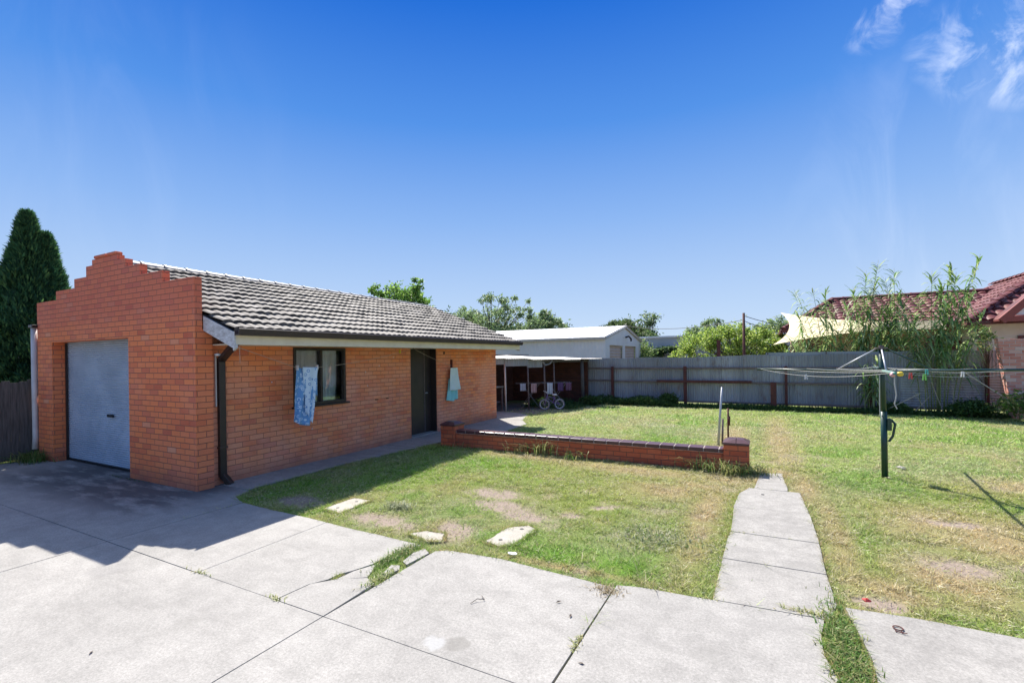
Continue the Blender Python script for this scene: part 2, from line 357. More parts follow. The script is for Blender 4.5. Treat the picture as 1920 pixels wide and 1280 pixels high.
M_peg = {k: simple('peg_' + k, c, None, 5, .4, bs=0) for k, c in dict(white=(.75, .75, .75), red=(.6, .05, .04), green=(.18, .55, .10), yellow=(.75, .55, .05), teal=(.05, .42, .36), pink=(.75, .4, .4)).items()}

def rollmat():
    m, n, l, b = newmat('roller_door_steel')
    f = noise(n, l, 2.0, 6, .6); c = cr(n, l, f, [(.3, (.42, .47, .52)), (.7, (.55, .60, .65))])
    f2 = noise(n, l, 22, 6, .8, scale=(1, 1, 2.5)); c = mixn(n, l, cr(n, l, f2, [(.62, (0, 0, 0)), (.72, (.55, .55, .55))]), c, (.25, .22, .20))
    l.new(c, b.inputs['Base Color']); b.inputs['Roughness'].default_value = .5; b.inputs['Metallic'].default_value = .15; return m
M_roll = rollmat()
def ironmat():
    m, n, l, b = newmat('weathered_corrugated_iron')
    uv = n.new('ShaderNodeTexCoord').outputs['UV']
    sn = n.new('ShaderNodeVectorMath'); sn.operation = 'SNAP'; l.new(uv, sn.inputs[0]); sn.inputs[1].default_value = (.76, 9, 1)
    wnz = n.new('ShaderNodeTexWhiteNoise'); wnz.noise_dimensions = '2D'; l.new(sn.outputs[0], wnz.inputs[0])
    c = cr(n, l, wnz.outputs['Value'], [(0, (.22, .225, .235)), (.5, (.325, .33, .34)), (1, (.44, .44, .45))])
    f = noise(n, l, 5, 7, .7, scale=(2.2, 2.2, .35)); c = mixn(n, l, cr(n, l, f, [(.42, (0, 0, 0)), (.72, (.6, .6, .6))]), c, (.20, .18, .185))
    f3 = noise(n, l, 2.4, 7, .7, scale=(1.5, 1.5, .7)); c = mixn(n, l, cr(n, l, f3, [(.55, (0, 0, 0)), (.72, (.7, .7, .7))]), c, (.17, .095, .075))
    l.new(c, b.inputs['Base Color']); b.inputs['Roughness'].default_value = .6; b.inputs['Metallic'].default_value = .1; return m
M_iron = ironmat()
def glassmat():
    m, n, l, b = newmat('window_glass'); n.remove(b)
    t = n.new('ShaderNodeBsdfTransparent'); t.inputs[0].default_value = (.88, .92, .92, 1); gl = n.new('ShaderNodeBsdfGlossy'); gl.inputs['Roughness'].default_value = .02
    fr = n.new('ShaderNodeFresnel'); fr.inputs[0].default_value = 1.5; ms = n.new('ShaderNodeMixShader'); l.new(fr.outputs[0], ms.inputs[0]); l.new(t.outputs[0], ms.inputs[1]); l.new(gl.outputs[0], ms.inputs[2])
    l.new(ms.outputs[0], next(x for x in n if x.type == 'OUTPUT_MATERIAL').inputs[0]); return m
M_glass = glassmat()

# ------------------------------------------------------------------ ground layout
def ply(*p): return [tuple(q) for q in p]
def disp(q, amp, fq=1.6):
    x, y = q
    return (x + (fbm(x, y, fq, 5, 5) - .5) * amp * 4, y + (fbm(x, y, fq, 15, 5) - .5) * amp * 4)
def rough_poly(p, amp=.010, step=.05, keep=(), fq=1.6):
    out = []
    for i in range(len(p)):
        a, b = np.array(p[i]), np.array(p[(i + 1) % len(p)]); L = np.linalg.norm(b - a); k = max(1, int(L / step)) if i in keep else 1
        for j in range(k):
            q = a + (b - a) * j / k; w = 1. if i in keep or (i - 1) % len(p) in keep else .0
            if not keep: w = 0.
            dx = disp(q, amp, fq); out.append((float(q[0] + (dx[0] - q[0]) * w), float(q[1] + (dx[1] - q[1]) * w * (1 if j else .3))))
    return out
g = .0035
SL = []   # driveway slabs (polygons CCW)
SL += [rough_poly(p, keep=k) for p, k in [
    (ply((-12.9, -6), (-6.15 - g, -6), (-6.15 - g, 2.42 - g), (-12.9, 2.42 - g)), ()),
    (ply((-12.9, 2.42 + g), (-8 - g, 2.42 + g), (-8 - g, 4.3), (-12.5, 4.3), (-12.75, 3.7)), ()),
    (ply((-8 + g, 2.42 + g), (-6.15 - g, 2.42 + g), (-6.15 - g, 3.9), (-6.5, 4.02), (-6.62, 4.3), (-8 + g, 4.3)), (3, 4)),
    (ply((-6.15 + g, -6), (-4.5 - g / 2, -6), (-4.5 - g / 2, 2.42 - g), (-6.15 + g, 2.42 - g)), ()),
    (ply((-4.5 + g / 2, -6), (-2.88 - g, -6), (-2.88 - g, 2.42 - g), (-4.5 + g / 2, 2.42 - g)), ()),
    (ply((-6.15 + g, 2.42 + g), (-4.5 - g / 3, 2.42 + g), (-4.5 - g / 3, 3.85), (-6.15 + g, 3.9)), (2,)),
    (ply((-4.5 + g / 3, 2.42 + g), (-3.43, 2.42 + g), (-3.405, 2.72), (-3.33, 2.85), (-3.32, 2.97), (-3.27, 3.06), (-3.20, 3.26), (-3.19, 3.5), (-3.08, 3.80), (-3.7, 3.83), (-4.5 + g / 3, 3.85)), (8, 9)),
    (ply((-3.415, 2.42 + g), (-2.88 - g, 2.42 + g), (-2.90, 2.97), (-3.04, 3.02), (-3.27, 2.87), (-3.39, 2.73)), (2, 3)),
    (ply((-3.27, 2.88), (-3.05, 3.035), (-3.10, 3.14), (-3.17, 3.26), (-3.25, 3.07)), ()),
    (ply((-2.985, 3.15), (-2.93, 3.10), (-2.90, 3.27), (-2.955, 3.34), (-3.03, 3.31)), (0,)),
    (ply((-3.00, 3.42), (-2.92, 3.38), (-2.885, 3.68), (-2.99, 3.75), (-3.03, 3.62)), (0,)),
    (ply((-2.88 + g, 2.42 + g), (-1.1 - g, 2.42 + g), (-1.09 - g, 3.79), (-1.5, 3.82), (-2.2, 3.87), (-2.78, 3.80), (-2.86, 3.74)), (2, 3, 4)),
    (ply((-2.88 + g, -6), (-1.12 - g, -6), (-1.1 - g, 2.42 - g), (-2.88 + g, 2.42 - g)), ()),
    (ply((-1.12 + g, -6), (0.40, -6), (0.38, 3.0), (.36, 3.3), (.32, 3.5), (.33, 3.72), (.37, 3.98), (-.36, 3.93 - g), (-.9, 3.88), (-1.08, 3.83)), (5, 7, 8)),
]]
RS = [rough_poly(ply((.50, -6), (9, -6), (9, 4.3), (1.9, 4.29), (.95, 4.27), (.52, 4.23), (.55, 3.9), (.575, 3.6), (.56, 3.35), (.5, 2.9)), keep=(2, 3, 4, 6, 7))]
PA = [rough_poly(p, .009, .05, keep=k) for p, k in [
    (ply((-.36, 3.93 + g), (.40, 3.99), (.47, 4.25), (.46, 4.793), (-.35, 4.765)), (2, 4)),
    (ply((-.35, 4.771), (.46, 4.799), (.47, 5.54), (-.32, 5.52)), (1, 3)),
    (ply((-.32, 5.527), (.47, 5.547), (.46, 6.51), (-.34, 6.44)), (1, 3)),
    (ply((-.34, 6.447), (.46, 6.517), (.43, 7.46), (-.18, 7.44), (-.3, 7.1)), (1, 2, 3)),
    (ply((-.12, 7.455), (.28, 7.475), (.25, 8.55), (-.05, 8.45)), (0, 1, 2, 3)),
]]
SP = [rough_poly(p, .014, .06, keep=k) for p, k in [
    (ply((-7.4, 4.31), (-6.66, 4.31), (-6.70, 6.2), (-7.4, 6.2)), (1,)),
    (ply((-7.4, 6.21), (-6.69, 6.21), (-6.5, 7.9), (-7.4, 7.9)), (1,)),
    (ply((-7.7, 7.91), (-6.5, 7.91), (-6.38, 8.9), (-5.9, 9.4), (-5.8, 10.6), (-7.7, 10.6)), (1, 2, 3)),
    (ply((-7.7, 10.61), (-5.8, 10.61), (-5.9, 12.0), (-6.3, 12.6), (-7.7, 12.6)), (1, 2)),
    (ply((-8.6, 12.61), (-6.35, 12.61), (-6.75, 13.9), (-7.6, 14.4), (-8.8, 14.4)), (1, 2)),
]]
ALLP = SL + RS + PA + SP
def inside(polys, x, y):
    r = np.zeros(x.shape, bool)
    for p in polys:
        c = np.zeros(x.shape, bool); P = np.array(p)
        bx = (x > P[:, 0].min()) & (x < P[:, 0].max()) & (y > P[:, 1].min()) & (y < P[:, 1].max())
        if not bx.any(): continue
        xx, yy = x[bx], y[bx]; cc = np.zeros(xx.shape, bool)
        for i in range(len(P)):
            x1, y1 = P[i]; x2, y2 = P[i - 1]
            hit = ((y1 > yy) != (y2 > yy)) & (xx < (x2 - x1) * (yy - y1) / (y2 - y1 + 1e-12) + x1); cc ^= hit
        r[bx] |= cc
    return r
def gauss(x, y, cx, cy, rx, ry, ang=0):
    dx, dy = x - cx, y - cy; ca, sa = math.cos(ang), math.sin(ang)
    u, v = (dx * ca + dy * sa) / rx, (-dx * sa + dy * ca) / ry; return np.exp(-(u * u + v * v))
def sm(t, a, b): t = np.clip((t - a) / (b - a), 0, 1); return t * t * (3 - 2 * t)
def fields(x, y):
    n1 = fbm(x, y, 1.3, 1); n2 = fbm(x, y, 4.5, 2); n3 = fbm(x, y, .5, 3, 3)
    dry = .30 * sm(n1, .52, .75) + .26 * sm(n2, .55, .78)
    for a in [(-.62, 6.2, .22, 2.4), (-.5, 7.9, .55, .5), (-.75, 7.4, .6, .35), (.66, 5.8, .17, 1.7), (.5, 7.9, .22, .9), (-1.9, 7.9, 1.6, .35, -.05),
              (1.9, 6.5, .9, 1.0, .3), (1.35, 5.2, .5, .7), (.9, 4.75, .35, .4), (2.3, 5.0, .6, .3), (-1.2, 6.9, .6, .5), (-4.0, 8.1, 1.0, .22), (.3, 12.0, .33, 4.2), (3.3, 9, .8, .6), (-1.6, 3.98, .9, .06), (.2, 8.6, .5, .5), (-.65, 11.6, .35, 2.6)]:
        dry = np.maximum(dry, gauss(x, y, *a) * (.55 + .7 * n2))
    bare = np.zeros_like(dry)
    for a in [(-3.95, 4.2, .62, .2, -.1), (-3.05, 4.35, .34, .25, -.9), (-3.35, 5.75, .45, .28), (-2.55, 5.1, .35, .2), (-3.0, 5.3, .5, .25), (-1.75, 5.8, .28, .1, .5), (-2.05, 5.35, .18, .1), (1.85, 6.9, .35, .16), (2.2, 5.7, .3, .14), (.8, 4.45, .25, .13), (-5.5, 4.3, .5, .25),
              (-8.5, 16, 2.8, 1.8), (-7.2, 14.6, .6, .5), (1.5, 5.5, .3, .2)]:
        bare = np.maximum(bare, gauss(x, y, *a) * 1.5 * sm(fbm(x, y, 7, 14) + .25 * gauss(x, y, *a), .30, .62))
    bare = np.maximum(bare, .55 * sm(fbm(x, y, 2.6, 9), .64, .78))
    lush = .55 * sm(fbm(x, y, .9, 6), .5, .68)
    for a in [(-1.5, 4.15, 1.4, .32), (-2.4, 4.3, .5, .4), (-.55, 4.4, .25, .5), (-.6, 5.4, .35, .6), (-5.3, 6, .6, 2.0), (.44, 3.4, .2, .7), (-3.1, 3.5, .2, .4), (1.4, 4.45, 1.2, .16), (-4.8, 7.2, 1.0, .8), (.85, 5.9, .35, .9), (3.4, 8.4, .5, .3), (-6.2, 5, .3, 1.5)]:
        lush = np.maximum(lush, gauss(x, y, *a) * (.6 + .6 * n2))
    return np.clip(dry, 0, 1), np.clip(bare, 0, 1), np.clip(lush, 0, 1), n1, n2, n3
C_mid = np.array([.375, .44, .115]); C_lush = np.array([.22, .42, .05]); C_dry = np.array([.58, .45, .23]); C_dirt = np.array([.27, .215, .175]); C_grey = np.array([.38, .45, .22])
def grasscol(x, y, gr):
    dry, bare, lush, n1, n2, n3 = fields(x, y)
    back = sm(y, 8.7, 9.3)[:, None]
    c = C_mid * (1 - back) + np.array([.41, .50, .16]) * back
    c = c * (1 - .5 * sm(n3, .4, .65)[:, None]) + C_grey * .5 * sm(n3, .4, .65)[:, None]
    c = c * (1 - lush[:, None]) + C_lush * lush[:, None]
    c = c * (1 - dry[:, None]) + C_dry * dry[:, None]
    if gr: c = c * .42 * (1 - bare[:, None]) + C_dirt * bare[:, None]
    return c, dry, bare, lush

# ground sheet (to the horizon), lawn sheet, slabs
m = MB(); m.add([(-700, -300, -.11), (700, -300, -.11), (700, 1100, -.11), (-700, 1100, -.11)], [(0, 1, 2, 3)])
tag(m.build('ground', simple('far_ground', (.12, .13, .06), (.16, .13, .08), .4, .95)), 'flat ground stretching away behind the fences', 'ground', kind='structure')
xs = np.arange(-18, 11.01, .055); ys = np.arange(2.2, 20.6, .055); X, Y = np.meshgrid(xs, ys)
Z = -.018 + (fbm(X, Y, 1.1, 8) - .5) * .03 + (fbm(X, Y, 7, 12) - .5) * .018
Z = np.where(inside(ALLP, X, Y), np.minimum(Z, -.02), Z)
dry, bare, lush, *_ = fields(X, Y); Z -= bare * .012
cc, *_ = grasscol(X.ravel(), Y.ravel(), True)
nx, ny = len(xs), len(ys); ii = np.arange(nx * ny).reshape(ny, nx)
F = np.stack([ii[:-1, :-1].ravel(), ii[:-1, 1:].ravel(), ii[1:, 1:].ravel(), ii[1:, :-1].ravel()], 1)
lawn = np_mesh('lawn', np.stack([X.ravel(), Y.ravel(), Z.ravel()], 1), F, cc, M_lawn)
tag(lawn, 'patchy mown backyard lawn with bare earth patches', 'lawn', kind='structure')
def slabs(name, polys, mat, label, z=0):
    m = MB()
    for p in polys:
        tilt = random.uniform(-.003, .003); m.prism(p, -.09, z + tilt)
    o = m.build(name, mat, bevel=.002); return tag(o, label, 'paving', kind='structure')
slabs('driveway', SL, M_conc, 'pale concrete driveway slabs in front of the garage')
slabs('patio', RS, M_path, 'pale concrete paving at the bottom right', .008)
slabs('footpath', PA, M_path, 'narrow concrete path crossing the lawn', .004)
slabs('side_path', SP, M_path, 'concrete strip along the garage side wall', .006)

# grass blades: density follows the closeness of the lawn
def blades(n, x0, x1, y0, y1, h, w, pw=1.0, seed=0):
    r = np.random.default_rng(100 + seed)
    x = r.uniform(x0, x1, n * 2); y = r.uniform(y0, y1, n * 2)
    fv = .884 * y - .467 * x; sv = .884 * x + .467 * y
    ok = (fv > 1) & (np.abs(sv / np.maximum(fv, .1)) < 1.12)
    jx = x + r.normal(0, .012, len(x)); jy = y + r.normal(0, .012, len(x))
    ok &= ~inside(ALLP, jx, jy)
    ok &= ~((x < -7.3) & (x > -12.75) & (y > 3.9) & (y < 13)) & ~((y > 8.42) & (y < 8.66) & (x > -6.1) & (x < -.25))
    x, y = x[ok][:n], y[ok][:n]
    c, dry, bare, lush = grasscol(x, y, False)
    keep = r.random(len(x)) > bare * .93
    keep &= r.random(len(x)) > dry * .25
    x, y, c, lush, dry = x[keep], y[keep], c[keep], lush[keep], dry[keep]; k = len(x)
    cl = fbm(x, y, 9, 20, 3)
    H = h * (.4 + .8 * r.random(k)) * (.25 + 3.0 * cl ** 2.6) * (1 + .5 * lush - .25 * dry); a = r.uniform(0, 2 * math.pi, k); le = r.uniform(.3, 1.8, k) * H; H = H * .8
    Wd = w * r.uniform(.6, 1.3, k); wa = r.uniform(0, math.pi, k)
    z = -.02 + (fbm(x, y, 1.1, 8) - .5) * .03
    p0 = np.stack([x - np.cos(wa) * Wd / 2, y - np.sin(wa) * Wd / 2, z], 1); p1 = np.stack([x + np.cos(wa) * Wd / 2, y + np.sin(wa) * Wd / 2, z], 1)
    p2 = np.stack([x + np.cos(a) * le, y + np.sin(a) * le, z + H], 1)
    v = np.stack([p0, p1, p2], 1).reshape(-1, 3)
    straw = r.random(k) < .12 + .45 * dry
    cv = c * r.uniform(.45, 1.5, (k, 1)) * np.stack([r.uniform(.88, 1.12, k), np.ones(k), r.uniform(.8, 1.2, k)], 1)
    cv = np.where(straw[:, None], np.array([.66, .58, .36]) * r.uniform(.6, 1.2, (k, 1)), cv)
    cv = np.repeat(cv, 3, 0)
    return v, cv
def fringe(polys, n, h, w, seed, col, out=.03):
    r = np.random.default_rng(seed); seg = []
    for p in polys:
        P = np.array(p); Q = np.roll(P, -1, 0); seg.append(np.concatenate([P, Q], 1))
    seg = np.concatenate(seg); L = np.hypot(seg[:, 2] - seg[:, 0], seg[:, 3] - seg[:, 1]); seg = seg[(seg[:, 1] > 2.6)]; L = np.hypot(seg[:, 2] - seg[:, 0], seg[:, 3] - seg[:, 1])
    i = r.choice(len(seg), n, p=L / L.sum()); t = r.random(n); d = (seg[i, 2:] - seg[i, :2]) / (L[i, None] + 1e-9); nr = np.stack([d[:, 1], -d[:, 0]], 1)
    P = seg[i, :2] + (seg[i, 2:] - seg[i, :2]) * t[:, None]; test = P + nr * .05; ok = ~inside(ALLP, test[:, 0], test[:, 1]) & (vn(P[:, 0], P[:, 1], 5., seed) > .30)
    ok &= ~((P[:, 0] < -7.25)); P = P[ok] + nr[ok] * r.uniform(.0, out, (ok.sum(), 1)); nr = nr[ok]; k = len(P)
    H = h * r.uniform(.3, 1.2, k); a = r.uniform(0, 6.283, k); le = r.uniform(.3, 1.6, k) * H; wa = r.uniform(0, 3.14, k); W_ = w * r.uniform(.6, 1.3, k)
    x, y = P[:, 0], P[:, 1]; z = np.full(k, -.012)
    c, dry, bare, lush = grasscol(x, y, False); st_ = r.random(k) < (.15 + .6 * dry); c = np.where(st_[:, None], np.array([.62, .46, .26]), c) * r.uniform(.6, 1.25, (k, 1))
    v = np.stack([np.stack([x - np.cos(wa) * W_, y - np.sin(wa) * W_, z], 1), np.stack([x + np.cos(wa) * W_, y + np.sin(wa) * W_, z], 1), np.stack([x + np.cos(a) * le, y + np.sin(a) * le, z + H], 1)], 1).reshape(-1, 3)
    return v, np.repeat(c, 3, 0)
def litter(n, x0, x1, y0, y1, L, w, seed):
    r = np.random.default_rng(seed); x = r.uniform(x0, x1, n); y = r.uniform(y0, y1, n); ok = ~inside(ALLP, x, y) & (vn(x, y, 2.2, seed) > .35) & ~((x < -7.3) & (x > -12.75) & (y > 3.9)); x, y = x[ok], y[ok]; k = len(x)
    a = r.uniform(0, 6.283, k); l_ = L * r.uniform(.4, 1.3, k); z = r.uniform(.004, .022, k); dx, dy = np.cos(a) * l_, np.sin(a) * l_; nx_, ny_ = -np.sin(a) * w, np.cos(a) * w
    v = np.stack([np.stack([x - nx_, y - ny_, z], 1), np.stack([x + nx_, y + ny_, z + .003], 1), np.stack([x + dx, y + dy, z + r.uniform(-.01, .02, k)], 1)], 1).reshape(-1, 3)
    c = np.array([[.62, .54, .34], [.70, .66, .46], [.40, .44, .16], [.20, .13, .08]])[r.integers(0, 4, k)] * r.uniform(.7, 1.2, (k, 1)); return v, np.repeat(c, 3, 0)
SLABS = [[(-4.97, 4.20), (-4.63, 4.16), (-4.66, 4.74), (-4.96, 4.70)], [(-2.55, 4.16), (-2.36, 4.12), (-2.24, 4.26), (-2.23, 4.72), (-2.34, 4.78), (-2.52, 4.62)], [(-3.42, 4.0), (-3.1, 3.93), (-2.95, 4.0), (-3.05, 4.17), (-3.3, 4.15)]]
ALLP += SLABS
parts = [litter(26000, -6.5, 3.5, 3.2, 8.4, .05, .0022, 5), litter(9000, -5, 6, 8.7, 13, .07, .005, 6), fringe(SLABS, 3500, .045, .003, 9, 0), fringe(SL + RS, 16000, .045, .0025, 7, 0), fringe(PA + SP, 16000, .045, .0035, 8, 0), blades(150000, -7, 3.5, 3.0, 6.2, .038, .0075, seed=1), blades(150000, -7, 5, 6.0, 8.6, .042, .010, seed=2),
         blades(130000, -6.5, 7, 8.5, 12.5, .05, .012, seed=3), blades(110000, -8, 9, 12.5, 18.6, .055, .02, seed=4), blades(9000, -14.5, -12.75, 2.5, 4.8, .09, .008, seed=5)]
v = np.concatenate([p[0] for p in parts]); c = np.concatenate([p[1] for p in parts])
tag(np_mesh('grass', v, np.arange(len(v)).reshape(-1, 3), np.clip(c, 0, 1), M_blade), 'short patchy green and straw coloured lawn grass', 'grass', kind='stuff')

# ------------------------------------------------------------------ leaf builders
def leafcloud(P, D, L, Wd, cols, r, fold=.25):
    """quads: P centres, D direction unit, L length, Wd width."""
    k = len(P); q = r.normal(size=(k, 3)); s = np.cross(D, q); s /= np.linalg.norm(s, axis=1)[:, None] + 1e-9
    nrm = np.cross(s, D); L = L[:, None]; Wd = Wd[:, None]
    a = P; b = P + D * L * .45 + s * Wd * .5 + nrm * Wd * fold; cpt = P + D * L - nrm * L * .12; d = P + D * L * .45 - s * Wd * .5 + nrm * Wd * fold
    v = np.stack([a, b, cpt, d], 1).reshape(-1, 3); c = np.repeat(cols, 4, 0)
    f = np.arange(k * 4).reshape(-1, 4); return v, f, c
def unit(a): return a / (np.linalg.norm(a, axis=1)[:, None] + 1e-9)
def tree(name, label, loc, h, lobes, nleaf, leaf, cols, trunk=.12, group=None, mat=None, wood=True, cat='tree', seed=1, clump=.28, droop=.1, hollow=.45, base=.25):
    """lobes: (dx, dy, z, rx, ry, rz) ellipsoids carrying leaf clumps at twig ends."""
    r = np.random.default_rng(seed); T = thing(name, label, cat, loc, group); L0 = np.array(loc)
    wts = np.array([l[3] * l[4] * l[5] for l in lobes]) ** .67; wts /= wts.sum(); P = []; tips = []
    for l, w in zip(lobes, wts):
        k = max(6, int(nleaf * w)); nc = max(5, int(w * 150 * (1 if nleaf > 4000 else .6)))
        u = unit(r.normal(size=(nc, 3))) * (hollow + (1 - hollow) * r.random((nc, 1)) ** .5) * r.uniform(.8, 1.14, (nc, 1))
        cen = L0 + np.array(l[:3]) + u * np.array(l[3:]); tips += [(c_, np.array(l[:3]) + L0) for c_ in cen[:14]]
        ci = r.integers(0, nc, k); sc = clump * r.uniform(.5, 1.3, nc)[ci][:, None]
        P.append(cen[ci] + r.normal(size=(k, 3)) * sc * np.array([1, 1, .7]) * np.mean(l[3:]))
    P = np.concatenate(P); k = len(P)
    D = unit(r.normal(size=(k, 3)) + np.array([0, 0, -droop])); cl = np.array(cols)[r.integers(0, len(cols), k)] * r.uniform(.7, 1.3, (k, 1))
    v, f, c = leafcloud(P, D, leaf[0] * r.uniform(.6, 1.3, k), leaf[1] * r.uniform(.7, 1.3, k), cl, r)
    np_mesh('crown', v, f, np.clip(c, 0, 1), mat or M_leaf, T)
    if wood:
        m = MB(); top = .8 * sum(l[2] for l in lobes) / len(lobes); x, y, z = loc
        pts = [(x + random.uniform(-.06, .06) * i, y, z + top * i / 5) for i in range(6)]; m.tube(pts, [trunk * (1 - .17 * i) for i in range(6)], 8)
        for tp, cc_ in tips:
            s0 = V((x, y, z + random.uniform(base, .8) * top)); e = V(tp); md = (s0 + e) / 2 + V((random.uniform(-.1, .1), random.uniform(-.1, .1), .08 * top))
            m.tube([s0, md, e], [trunk * .35, trunk * .22, trunk * .06], 5)
        m.build('trunk', M_bark, T, smooth=True)
    return T

# ------------------------------------------------------------------ tile roof builder
def tile_surface(m, O, U, Sl, L0, L1, rows, exp, period=.15, amp=.016, t=.026, seed=0):
    """rows of profiled tiles; L0/L1: functions row-> start, end along U."""
    r = random.Random(seed); O, U, Sl = V(O), V(U).normalized(), V(Sl).normalized(); Nn = U.cross(Sl).normalized()
    if Nn.z < 0: Nn = -Nn
    uvs = []
    for i in range(rows):
        a, b = L0(i), L1(i); n = max(2, int((b - a) / .025)); vs = []; fs = []
        offs = {}
        for j in range(n + 1):
            u = a + (b - a) * j / n; ti = int(math.floor((u + (i % 2) * 0) / .3))
            if ti not in offs: offs[ti] = (r.uniform(-.006, .008), r.uniform(-.012, .012))
            o_, sl = offs[ti]; ph = ((u / period) % 1.0)
            h = amp * (1 - abs(2 * ph - 1) ** 2.2) * 1.6
            lo = O + U * u + Sl * (i * exp - .02 + sl); hi = O + U * u + Sl * ((i + 1) * exp + .03)
            vs += [lo + Nn * (-.006), lo + Nn * (t + h + o_), hi + Nn * (h - .002 + o_)]
            if j: k = (j - 1) * 3; fs += [(k, k + 3, k + 4, k + 1), (k + 1, k + 4, k + 5, k + 2)]
        m.add(vs, fs)
def caps(m, a, b, r=.105, seg=.38):
    a, b = V(a), V(b); n = max(1, round((b - a).length / seg)); d = (b - a) / n; t = d.normalized(); s = t.cross(V((0, 0, 1))).normalized(); u = s.cross(t)
    for i in range(n):
        vs = []; fs = []; K = 8
        for e, (q, rr) in enumerate(((0, r * 1.1), (.12, r * 1.1), (.121, r), (1.06, r * .93))):
            for k in range(K + 1):
                an = math.pi * (k / K) ; p = a + d * (i + q)
                vs.append(p + s * math.cos(an) * rr * 1.15 + u * (math.sin(an) * rr * .8 - .02) )
        for e in range(3):
            for k in range(K): fs.append((e * (K + 1) + k, e * (K + 1) + k + 1, (e + 1) * (K + 1) + k + 1, (e + 1) * (K + 1) + k))
        fs.append(tuple(range(K + 1))); m.add(vs, fs)

# ------------------------------------------------------------------ garage
GX0, GX1, GY0, GY1 = -12.74, -7.27, 3.93, 12.85
G = thing('brick_garage', 'single storey orange brick garage with a stepped parapet and grey tiled roof', 'garage', (-10, 4, 0))
m = MB()
prof = [(-12.74, 2.36), (-7.27, 2.36), (-7.27, 3.12), (-8.12, 3.12), (-8.12, 3.292), (-8.78, 3.292), (-8.78, 3.464), (-9.23, 3.464), (-9.23, 3.60), (-9.50, 3.60), (-9.50, 3.695),
        (-10.39, 3.695), (-10.39, 3.60), (-10.62, 3.60), (-10.62, 3.42), (-11.09, 3.42), (-11.09, 3.255), (-11.86, 3.255), (-11.86, 3.09), (-12.74, 3.09)]
m.prism([(z, x) for x, z in prof], 3.93, 4.04, axis='y')
m.box(-9.18, -7.27, 3.93, 4.18, -.05, 2.36); m.box(-12.74, -12.08, 3.93, 4.18, -.05, 2.36); m.box(-12.08, -9.18, 3.93, 4.14, 2.29, 2.36)
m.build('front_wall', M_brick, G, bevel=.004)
m = MB()   # slightly proud loose bricks along the parapet top
for (x0, x1, z) in [(-9.85, -9.53, 3.695), (-10.3, -9.88, 3.695)]: m.box(x0, x1, 3.915, 4.03, z + .003, z + .06)
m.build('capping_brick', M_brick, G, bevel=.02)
m = MB(); X = -7.36; XI = -7.59
m.box(XI, X, 4.183, 5.62, -.05, 2.5); m.box(XI, X, 5.62, 6.80, -.05, 1.055); m.box(XI, X, 6.80, 8.79, -.05, 2.5); m.box(XI, X, 9.80, GY1, -.05, 2.5)
m.box(XI, X, 5.62, 6.80, 2.115, 2.5); m.box(XI, X, 8.79, 9.80, 2.15, 2.5)
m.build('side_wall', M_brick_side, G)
m = MB(); m.box(-12.74, XI - .002, GY1 - .23, GY1, -.05, 2.45)
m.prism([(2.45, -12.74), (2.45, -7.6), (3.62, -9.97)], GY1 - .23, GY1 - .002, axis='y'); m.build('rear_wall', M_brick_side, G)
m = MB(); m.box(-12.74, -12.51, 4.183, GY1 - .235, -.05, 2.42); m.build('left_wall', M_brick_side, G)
# roof
sl = V((-(9.95 - 6.55), 0, 3.63 - 2.325)).normalized(); ez = 2.325
m = MB(); tile_surface(m, (-6.53, 4.045, ez), (0, 1, 0), sl, lambda i: 0, lambda i: 12.87 - 4.045 + random.uniform(-.01, .02), 12, .3045, t=.040, amp=.014, seed=3)
sl2 = V((9.95 - 6.55, 0, 3.63 - 2.325)).normalized()
tile_surface(m, (-13.37, 4.045, ez), (0, 1, 0), sl2, lambda i: 0, lambda i: 12.87 - 4.045, 12, .3045, seed=4)
rf = m.build('roof', M_tile, G)
m = MB(); caps(m, (-9.95, 4.06, 3.645), (-9.95, 12.80, 3.625)); m.build('ridge_cap', M_ridge, rf)
m = MB(); m.prism([(2.30, -6.58), (3.60, -9.95), (2.30, -13.32), (2.27, -13.32), (3.56, -9.95), (2.27, -6.58)], 4.06, 12.84, axis='y'); m.build('roof_underlay', M_oldwood, rf)
m = MB(); m.prism([(2.245, -6.52), (2.245, -6.42), (2.335, -6.405), (2.345, -6.415), (2.335, -6.42), (2.26, -6.43), (2.26, -6.51), (2.33, -6.515), (2.33, -6.52)], 4.05, 12.86, axis='y'); gt = m.build('gutter', M_gutter, G)
m = MB(); m.box(-6.545, -6.523, 4.05, 12.84, 2.115, 2.30); m.build('fascia', M_cream, G)
m = MB(); m.box(-7.36, -6.548, 4.19, 12.83, 2.125, 2.14); m.build('soffit', M_cream, G)
m = MB(); m.prism([(2.055, -6.52), (2.285, -6.52), (2.555, -7.263), (2.34, -7.263)], 4.047, 4.07, axis='y'); m.prism([(2.03, -6.56), (2.07, -6.50), (2.12, -6.50), (2.12, -6.56)], 4.05, 4.085, axis='y'); m.build('bargeboard', M_whitew, G)
m = MB(); m.prism([(2.06, -6.52), (2.285, -6.52), (2.555, -7.263), (2.34, -7.263)], 12.845, 12.865, axis='y'); m.build('bargeboard', M_whitew, G)
